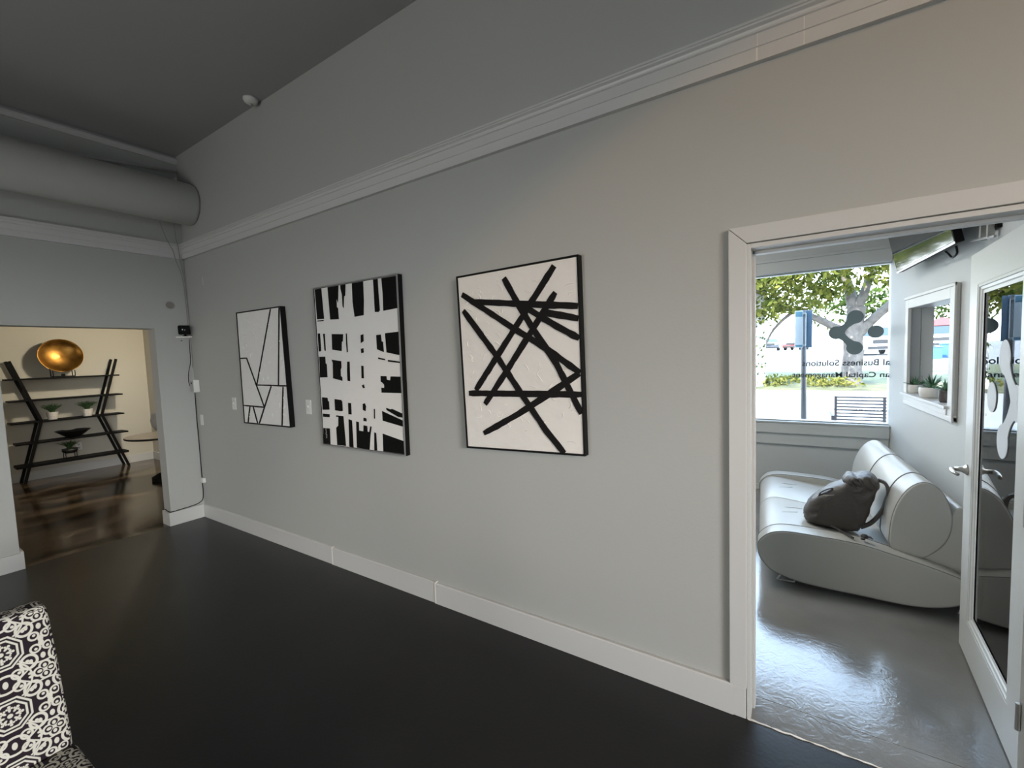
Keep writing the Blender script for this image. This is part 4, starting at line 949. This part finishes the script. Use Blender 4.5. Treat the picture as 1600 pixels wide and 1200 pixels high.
def leaf_cloud(blobs, n, size, seed, name, m, parent):
    rnd = random.Random(seed); mb = MB(); tot = sum(b[1][0]*b[1][1]*b[1][2] for b in blobs)
    for c, rad in blobs:
        for k in range(int(n*rad[0]*rad[1]*rad[2]/tot)+1):
            while True:
                v = Vector((rnd.uniform(-1,1),rnd.uniform(-1,1),rnd.uniform(-1,1)))
                if .25 < v.length < 1: break
            p = Vector(c)+Vector((v.x*rad[0],v.y*rad[1],v.z*rad[2]))
            a = Vector((rnd.gauss(0,1),rnd.gauss(0,1),rnd.gauss(0,1))).normalized(); b = a.orthogonal().normalized(); s = size*rnd.uniform(.6,1.3)
            q = a.cross(b)
            mb.quad(tuple(p-a*s), tuple(p+b*s*.45+q*s*.1), tuple(p+a*s), tuple(p-b*s*.45-q*s*.1))
    return mb.build(name, m, parent, flip=False)
def branch(mb, pts, r0, r1, n=10):
    p = cat_rom(pts, 5, closed=False); k = len(p)-1
    rnd = random.Random(int(abs(pts[0][0]*100)))
    mb.tube([(x+rnd.uniform(-.02,.02),y,z) for x, y, z in p], [r0+(r1-r0)*(i/k)**.8 for i in range(k+1)], n)
# the big spreading tree
TX, TY = OAK; z0 = gz(TY)
t = thing('shade_tree', 'big spreading green tree behind the logo on the window', 'tree', (TX,TY,z0))
o = MB(); branch(o, [(TX,TY,z0-.1),(TX,TY,z0+.25),(TX+.02,TY,z0+1.0),(TX+.05,TY,z0+1.9),(TX+.1,TY,z0+2.5)], .30, .235, 14)
branch(o, [(TX+.05,TY,z0+1.5),(TX+.55,TY,z0+2.1),(TX+1.2,TY+.1,z0+2.75),(TX+2.3,TY,z0+3.6),(TX+3.4,TY,z0+4.2)], .17, .06)
branch(o, [(TX+.05,TY,z0+2.2),(TX-.1,TY+.1,z0+3.1),(TX-.4,TY,z0+4.0),(TX-.5,TY,z0+4.6)], .20, .07)
branch(o, [(TX+.1,TY,z0+2.3),(TX+.35,TY-.1,z0+3.2),(TX+.7,TY,z0+4.1),(TX+.9,TY,z0+4.7)], .16, .06)
branch(o, [(TX-.05,TY,z0+1.6),(TX-.9,TY,z0+2.15),(TX-2.0,TY-.1,z0+2.7),(TX-3.2,TY,z0+3.5),(TX-4.6,TY,z0+4.2)], .14, .05)
branch(o, [(TX-1.6,TY,z0+2.5),(TX-2.2,TY+.2,z0+1.9),(TX-2.5,TY+.2,z0+1.2)], .07, .03, 6)
o.build('trunk', M['bark'], t, smooth=True)
B_ = []
for dx, dz, r in ((-6.2,3.2,1.2),(-5.2,2.9,1.1),(-4.6,3.8,1.2),(-3.9,2.7,1.0),(-3.3,3.5,1.2),(-2.6,2.6,.9),(-2.2,3.7,1.2),(-1.5,2.9,.9),(-1.0,3.8,1.1),(-.5,3.2,.7),(.3,4.0,1.0),(.8,3.3,.7),(1.5,3.9,1.1),(1.9,3.0,.8),(2.6,3.4,1.1),(2.9,2.4,.7),(3.6,3.9,1.2),(4.4,3.0,1.2),(5.4,3.6,1.4),(6.4,3.0,1.2),(-7.2,3.6,1.3)):
    B_.append(((TX+dx,TY+R.uniform(-1.8,.8),z0+dz),(r*1.1,r*1.1,r*.60)))
leaf_cloud(B_, 19000, .115, 21, 'crown', M['oak'], t)
# pale trunked tree at the left
TX, TY = BIRCH; z0 = gz(TY)
t = thing('pale_tree', 'tree with bright sunlit pale trunk at the left of the window', 'tree', (TX,TY,z0))
o = MB(); branch(o, [(TX,TY,z0-.1),(TX+.02,TY,z0+1.5),(TX+.03,TY,z0+3.0),(TX+.12,TY,z0+4.2),(TX+.15,TY,z0+5.2)], .24, .16, 14)
branch(o, [(TX,TY,z0+3.2),(TX-.5,TY,z0+4.2),(TX-1.2,TY,z0+5.4)], .16, .06)
o.build('trunk', M['pale_bark'], t, smooth=True)
leaf_cloud([((TX-.6,TY,z0+3.6),(1.0,.9,.8)),((TX+.9,TY+.4,z0+4.6),(1.2,1,.9)),((TX-.8,TY,z0+4.4),(1.3,1.1,.8)),((TX+.2,TY,z0+4.9),(1.4,1.2,.8))], 1800, .12, 22, 'crown', M['oak'], t)
rnd = random.Random(23); iv = MB()
for k in range(110):
    a = rnd.uniform(-PI,0); z = z0+rnd.uniform(.0,4.0); p = Vector((TX+.02+.25*math.cos(a),TY+.26*math.sin(a),z)); s = rnd.uniform(.025,.055)
    b = Vector((-math.sin(a),math.cos(a),rnd.uniform(-.3,.3))).normalized(); u = Vector((rnd.uniform(-.5,.5),0,1)).normalized()
    iv.quad(tuple(p-b*s),tuple(p-u*s),tuple(p+b*s),tuple(p+u*s))
iv.build('ivy', M['back_leaves'], t, flip=False)
# trees further back
far = [(-16,46,6.5,'leafy tree far back, left of the pale trunk'),(-5.0,50,5.5,'leafy tree far back behind the blue sign'),(4.5,52,5.5,'leafy tree far back behind the big trunk'),(14,47,6.5,'leafy tree far back above the white car'),(12.5,64,6.5,'leafy tree far back seen through the inner window'),(22,60,7,'leafy tree far back at the right end of the road')]
for k, (x, y, h, lab) in enumerate(far):
    z = gz(y); t = thing('street_tree', lab, 'tree', (x,y,z), group='trees across the road')
    o = MB(); branch(o, [(x,y,z-.1),(x+.1,y,z+1.5),(x,y,z+3.2)], .25, .15); o.build('trunk', M['bark'], t, smooth=True)
    leaf_cloud([((x+R.uniform(-2.2,2.2),y+R.uniform(-1,1),z+h*R.uniform(.55,.95)),(2.2,1.6,1.3)) for _ in range(7)], 900, .28, 40+k, 'crown', M['back_leaves'], t)
for k, (x, y, w_, h_, lab) in enumerate(((-.9,17.4,.9,.38,'low yellowish bush left of the sign post on the verge'),(.75,17.2,1.0,.42,'low yellowish bush right of the sign post on the verge'),(-.2,18.6,1.3,.30,'flat spreading bush behind the sign post'))):
    z = gz(y); t = thing('bush', lab, 'bush', (x,y,z), group='low bushes on the verge')
    leaf_cloud([((x+w_*.5*math.cos(q),y+.25*math.sin(q),z+h_*.40),(w_*.45,.35,h_*.45)) for q in (0,1.3,2.4,3.6,5.)], 300, .075, 60+k, 'foliage', M['bush'], t)
    MB().tube([(x,y,z-.05),(x,y,z+h_*.5)], .02, 6).build('stem', M['bark'], t)

# sign on its post just outside the window
t = thing('street_sign', 'two sided blue and white sign on a grey post outside the window', 'sign', (.048,6.5,-.12))
MB().tube([(.050,6.5,-.12),(.036,6.5,2.03)], .030, 14).build('post', M['post'], t, smooth=True)
def panel(a, b, m, name):
    a = Vector(a); b = Vector(b); n = Vector((-(b-a).y,(b-a).x)).normalized()*.004; z = [1.585,2.015]
    mb = MB(); mb.prism([tuple(a+n),tuple(b+n),tuple(b-n),tuple(a-n)], 'z', 1.575, 2.02); return mb.build(name, m, t, bevel=.002)
pl = panel((-.050,6.40),(.030,6.455), M['sign_white'], 'left_panel')
for a, b in ((1.95,2.012),(1.585,1.610)): MB().prism([(-.0455,6.3965),(.0275,6.4465),(.026,6.4490),(-.047,6.399)], 'z', a, b).build('blue_band', M['sign_sky'], pl)
pr_ = panel((.060,6.46),(.122,6.40), M['sign_blue'], 'right_panel')
MB().prism([(.056,6.452),(.066,6.443),(.066,6.446),(.056,6.455)], 'z', 1.60, 1.99).build('panel_edge', M['sign_white'], pr_)
for z in (1.60,1.99): MB().lathe([(.031,-.012),(.036,-.012),(.036,.012),(.031,.012)], c=(.040,6.5,z), n=16).build('clamp', M['silver'], t)

# slatted bench seen from behind
t = thing('bench', 'dark slatted metal bench on the sidewalk outside the window', 'bench', (1.2,8.0,-.12))
x0, x1 = .432, 1.98
for k in range(9):
    z = .832-k*.0475
    MB().box(x0,x1,8.0+.010*k*.3,8.022+.010*k*.3,z-.019,z).build('back_slat', M['bench'], t)
for k in range(7):
    MB().box(x0,x1,8.10+k*.06,8.14+k*.06,.300,.320).build('seat_slat', M['bench'], t)
for x in (x0,.985,1.53,x1-.03):
    MB().box(x,x+.032,7.985,8.010,-.12,.836).build('back_post', M['bench'], t)
    MB().box(x,x+.03,8.50,8.53,-.12,.30).build('leg', M['bench'], t)
for x in (x0-.035, x1):
    MB().box(x,x+.035,7.99,8.52,.52,.545).box(x,x+.035,7.985,8.02,-.12,.52).build('armrest', M['bench'], t)

# parked cars
def car(label, c, rz, paint, L=4.6, W=1.86, Hh=1.65, suv=True, group='cars across the road'):
    t = thing('car', label, 'car', c, rz, group)
    h = Hh; hl = L/2
    low = [(-hl,.34),(-hl+.05,.30),(hl-.05,.30),(hl,.42),(hl-.02,.70),(hl-.12,.92),(hl-1.15,1.05),(-hl+.35,1.08),(-hl+.02,.98)]
    cab = [(hl-1.25,1.03),(hl-1.85,h-.10),(hl-2.2,h-.01),(-hl+.75,h),(-hl+.35,h-.10),(-hl+.12,1.04)] if suv else [(hl-1.35,1.0),(hl-2.1,h-.06),(hl-2.4,h),(-hl+1.5,h),(-hl+1.1,h-.06),(-hl+.45,1.0)]
    mb = MB(); rows = []
    for y, k in ((-W/2,.94),(-W/2+.05,1.0),(W/2-.05,1.0),(W/2,.94)): rows.append([(x*(.985 if k < 1 else 1), y, .66+(z-.66)*k) for x, z in low])
    mb.loft(rows); mb.build('body', paint, t, world=False, smooth=True, bevel=.05)
    mb = MB(); rows = []
    for y, k in ((-W/2+.10,0),(-W/2+.24,1),(W/2-.24,1),(W/2-.10,0)):
        rows.append([(x, y if z < 1.1 else y*(1 if k else .86), z) for x, z in cab])
    mb.loft(rows); mb.build('roof', paint, t, world=False, smooth=True, bevel=.05)
    a, b = cab[0], cab[1]; g = MB()
    f = lambda p, s, y, o: (p[0]+(s[0]-p[0])*o+.022, y, p[1]+(s[1]-p[1])*o+.012)
    g.quad(f(a,b,-W/2+.26,.08), f(a,b,W/2-.26,.08), f(a,b,W/2-.32,.92), f(a,b,-W/2+.32,.92)); g.build('windshield', M['car_glass'], t, world=False)
    a, b = cab[-1], cab[-2]; g = MB(); g.quad((a[0]+.03,-W/2+.3,a[1]+.06),(a[0]+.03,W/2-.3,a[1]+.06),(b[0]-.02,W/2-.34,b[1]-.04),(b[0]-.02,-W/2+.34,b[1]-.04)); g.build('rear_window', M['car_glass'], t, world=False)
    for s in (-1,1):
        g = MB(); g.prism([(cab[0][0]-.25,1.09),(cab[1][0]-.05,h-.16),(cab[-2][0]+.1,h-.16),(cab[-1][0]+.25,1.09)], 'y', s*(W/2-.13)-.02, s*(W/2-.13)+.02); g.build('side_window', M['car_glass'], t, world=False)
        for x in (hl-.85,-hl+.85): MB().lathe([(.001,-.11),(.30,-.11),(.34,-.08),(.34,.08),(.30,.11),(.001,.11)], c=(x,s*(W/2-.12),.34), n=22, M=Matrix.Rotation(PI/2,4,'X')).build('wheel', M['tire'], t, world=False)
        MB().box(hl-.10,hl+.012,s*(W/2-.30)-.17,s*(W/2-.30)+.17,.72,.85).build('headlight', M['lamp_glass'], t, world=False, bevel=.02)
        MB().box(hl-1.5,hl-1.3,s*(W/2+.08)-.08,s*(W/2+.08)+.08,1.02,1.15).build('wing_mirror', paint, t, world=False, bevel=.02)
    MB().box(hl-.06,hl+.014,-.48,.48,.66,.86).build('grille', M['car_trim'], t, world=False)
    MB().box(hl-.06,hl+.010,-.70,.70,.36,.50).build('bumper_intake', M['car_trim'], t, world=False)
    MB().box(-hl-.012,-hl+.05,-.25,.25,.70,.84).build('number_plate', M['sign_white'], t, world=False)
    return t
for (lab, x, y, rz, pm, kw) in CARS: car(lab, (x, y, gz(y)), rz, M[pm], **kw)
# beyond the inner window
x, y = CANOPY; z = gz(y)
t = thing('canopy_tent', 'small red topped canopy outside, glimpsed through the inner window', 'tent', (x,y,z))
MB().loft([[(x-1.1,y-1.1,z+1.45),(x+1.1,y-1.1,z+1.45),(x+1.1,y+1.1,z+1.45),(x-1.1,y+1.1,z+1.45)],[(x-.05,y-.05,z+1.85),(x+.05,y-.05,z+1.85),(x+.05,y+.05,z+1.85),(x-.05,y+.05,z+1.85)]]).build('roof', M['red_canvas'], t)
for sx in (-1.05,1.05):
    for sy in (-1.05,1.05): MB().tube([(x+sx,y+sy,z),(x+sx,y+sy,z+1.45)], .03, 8).build('pole', M['sign_white'], t)
def bin_(label, x, y, m, h):
    z = gz(y); t = thing('plastic_bin', label, 'bin', (x,y,z))
    MB().loft([[(x-.17*k,y-.2*k,z+q),(x+.17*k,y-.2*k,z+q),(x+.17*k,y+.2*k,z+q),(x-.17*k,y+.2*k,z+q)] for q, k in ((0,.85),(h*.9,1.05))]).build('tub', m, t)
    MB().box(x-.2,x+.2,y-.23,y+.23,z+h*.9,z+h).build('lid', m, t, bevel=.02)
for a in BINS: bin_(*a[:3], M[a[3]], a[4])

# ------------------------------------------------------------------ light
wd = bpy.data.worlds.new('sky'); scene.world = wd; wd.use_nodes = True; nt = wd.node_tree
bg = nt.nodes['Background']; tc = nt.nodes.new('ShaderNodeTexCoord'); sp = nt.nodes.new('ShaderNodeSeparateXYZ'); rp = nt.nodes.new('ShaderNodeValToRGB')
rp.color_ramp.elements[0].position = .0; rp.color_ramp.elements[0].color = (.88,.94,1,1)
rp.color_ramp.elements[1].position = .75; rp.color_ramp.elements[1].color = (.40,.64,1,1)
nt.links.new(tc.outputs['Generated'], sp.inputs[0]); nt.links.new(sp.outputs[2], rp.inputs[0]); nt.links.new(rp.outputs[0], bg.inputs[0])
bg.inputs[1].default_value = SKY
def light(name, kind, loc, energy, col, aim=None, **kw):
    l = bpy.data.lights.new(name, kind); l.energy = energy; l.color = col
    for k, v in kw.items(): setattr(l, k, v)
    o = bpy.data.objects.new(name, l); COL.objects.link(o); o.location = loc
    if aim is not None: o.rotation_euler = (Vector(aim)-Vector(loc)).to_track_quat('-Z','Y').to_euler()
    return o
light('sun', 'SUN', (-10,-10,20), SUN, (1,.95,.87), aim=(-10+.42,-10+.55,20-.72), angle=.009)
light('added_east_fill', 'AREA', (9.2,-2.2,3.35), EAST_FILL, (1,.965,.90), aim=(-5,-2.2,3.35), shape='RECTANGLE', size=6.0, size_y=1.1)  # added area light beyond the east opening, no facade there, brightens the lower walls
light('added_south_fill', 'AREA', (-1.9,-3.9,1.15), SOUTH, (1,.985,.95), aim=(-1.6,2,.6), shape='RECTANGLE', size=2.4, size_y=1.6)  # added fill before the windowless south wall, brightens the middle of the painting wall
light('added_office_fill', 'AREA', (-1.25,3.9,2.96), OFFICE_FILL, (1,.97,.91), aim=(-1.25,3.9,0), shape='SQUARE', size=.9)  # added unseen area light that lifts the dim office, no fixture behind it
light('assumed_ceiling_spot', 'SPOT', (3.0,-1.2,3.4), SPOT, (1,.60,.25), aim=(.62,2.07,.51), spot_size=math.radians(61), spot_blend=.16, shadow_soft_size=.06)  # unseen lamp assumed from the warm slanted light edge on the painting wall
light('assumed_shelf_lamp', 'AREA', (-7.6,2.75,2.62), SHELF, (1,.88,.68), aim=(-8.4,1.9,.9), shape='DISK', size=.22)  # unseen lamp assumed from the warm light and shelf shadows on the wall
light('added_shelf_side_fill', 'AREA', (-7.2,-1.3,1.6), SHELF*.25, (1,.9,.78), aim=(-8,2,1.0), shape='RECTANGLE', size=1.5, size_y=1.2)  # added unseen weaker warm area light in front of the closed south wall

# ------------------------------------------------------------------ camera
cam = bpy.data.cameras.new('camera'); co = bpy.data.objects.new('camera', cam); COL.objects.link(co)
f, yaw, pitch, roll = 689.327, -.579040, -.0668831, -.0362494
F = Vector((math.sin(yaw)*math.cos(pitch), math.cos(yaw)*math.cos(pitch), math.sin(pitch)))
Rt = F.cross(Vector((0,0,1))).normalized(); U_ = Rt.cross(F)
rx = Rt*math.cos(roll)+U_*math.sin(roll); uy = U_*math.cos(roll)-Rt*math.sin(roll)
co.matrix_world = Matrix(((rx.x,uy.x,-F.x,0),(rx.y,uy.y,-F.y,0),(rx.z,uy.z,-F.z,1.62),(0,0,0,1)))
cam.sensor_fit = 'HORIZONTAL'; cam.sensor_width = 36; cam.lens = f/1600*36; cam.clip_start = .05; cam.clip_end = 500
scene.camera = co
vs = scene.view_settings
scene.display_settings.display_device = 'sRGB'
vs.view_transform = 'Standard'; vs.look = 'None'; vs.gamma = 1; vs.exposure = EXPOSURE; vs.use_curve_mapping = False
cy = scene.cycles
cy.max_bounces = 12; cy.diffuse_bounces = 6; cy.glossy_bounces = 5; cy.transmission_bounces = 8; cy.transparent_max_bounces = 16
cy.use_denoising = True; cy.caustics_reflective = False; cy.caustics_refractive = False; cy.sample_clamp_indirect = 8
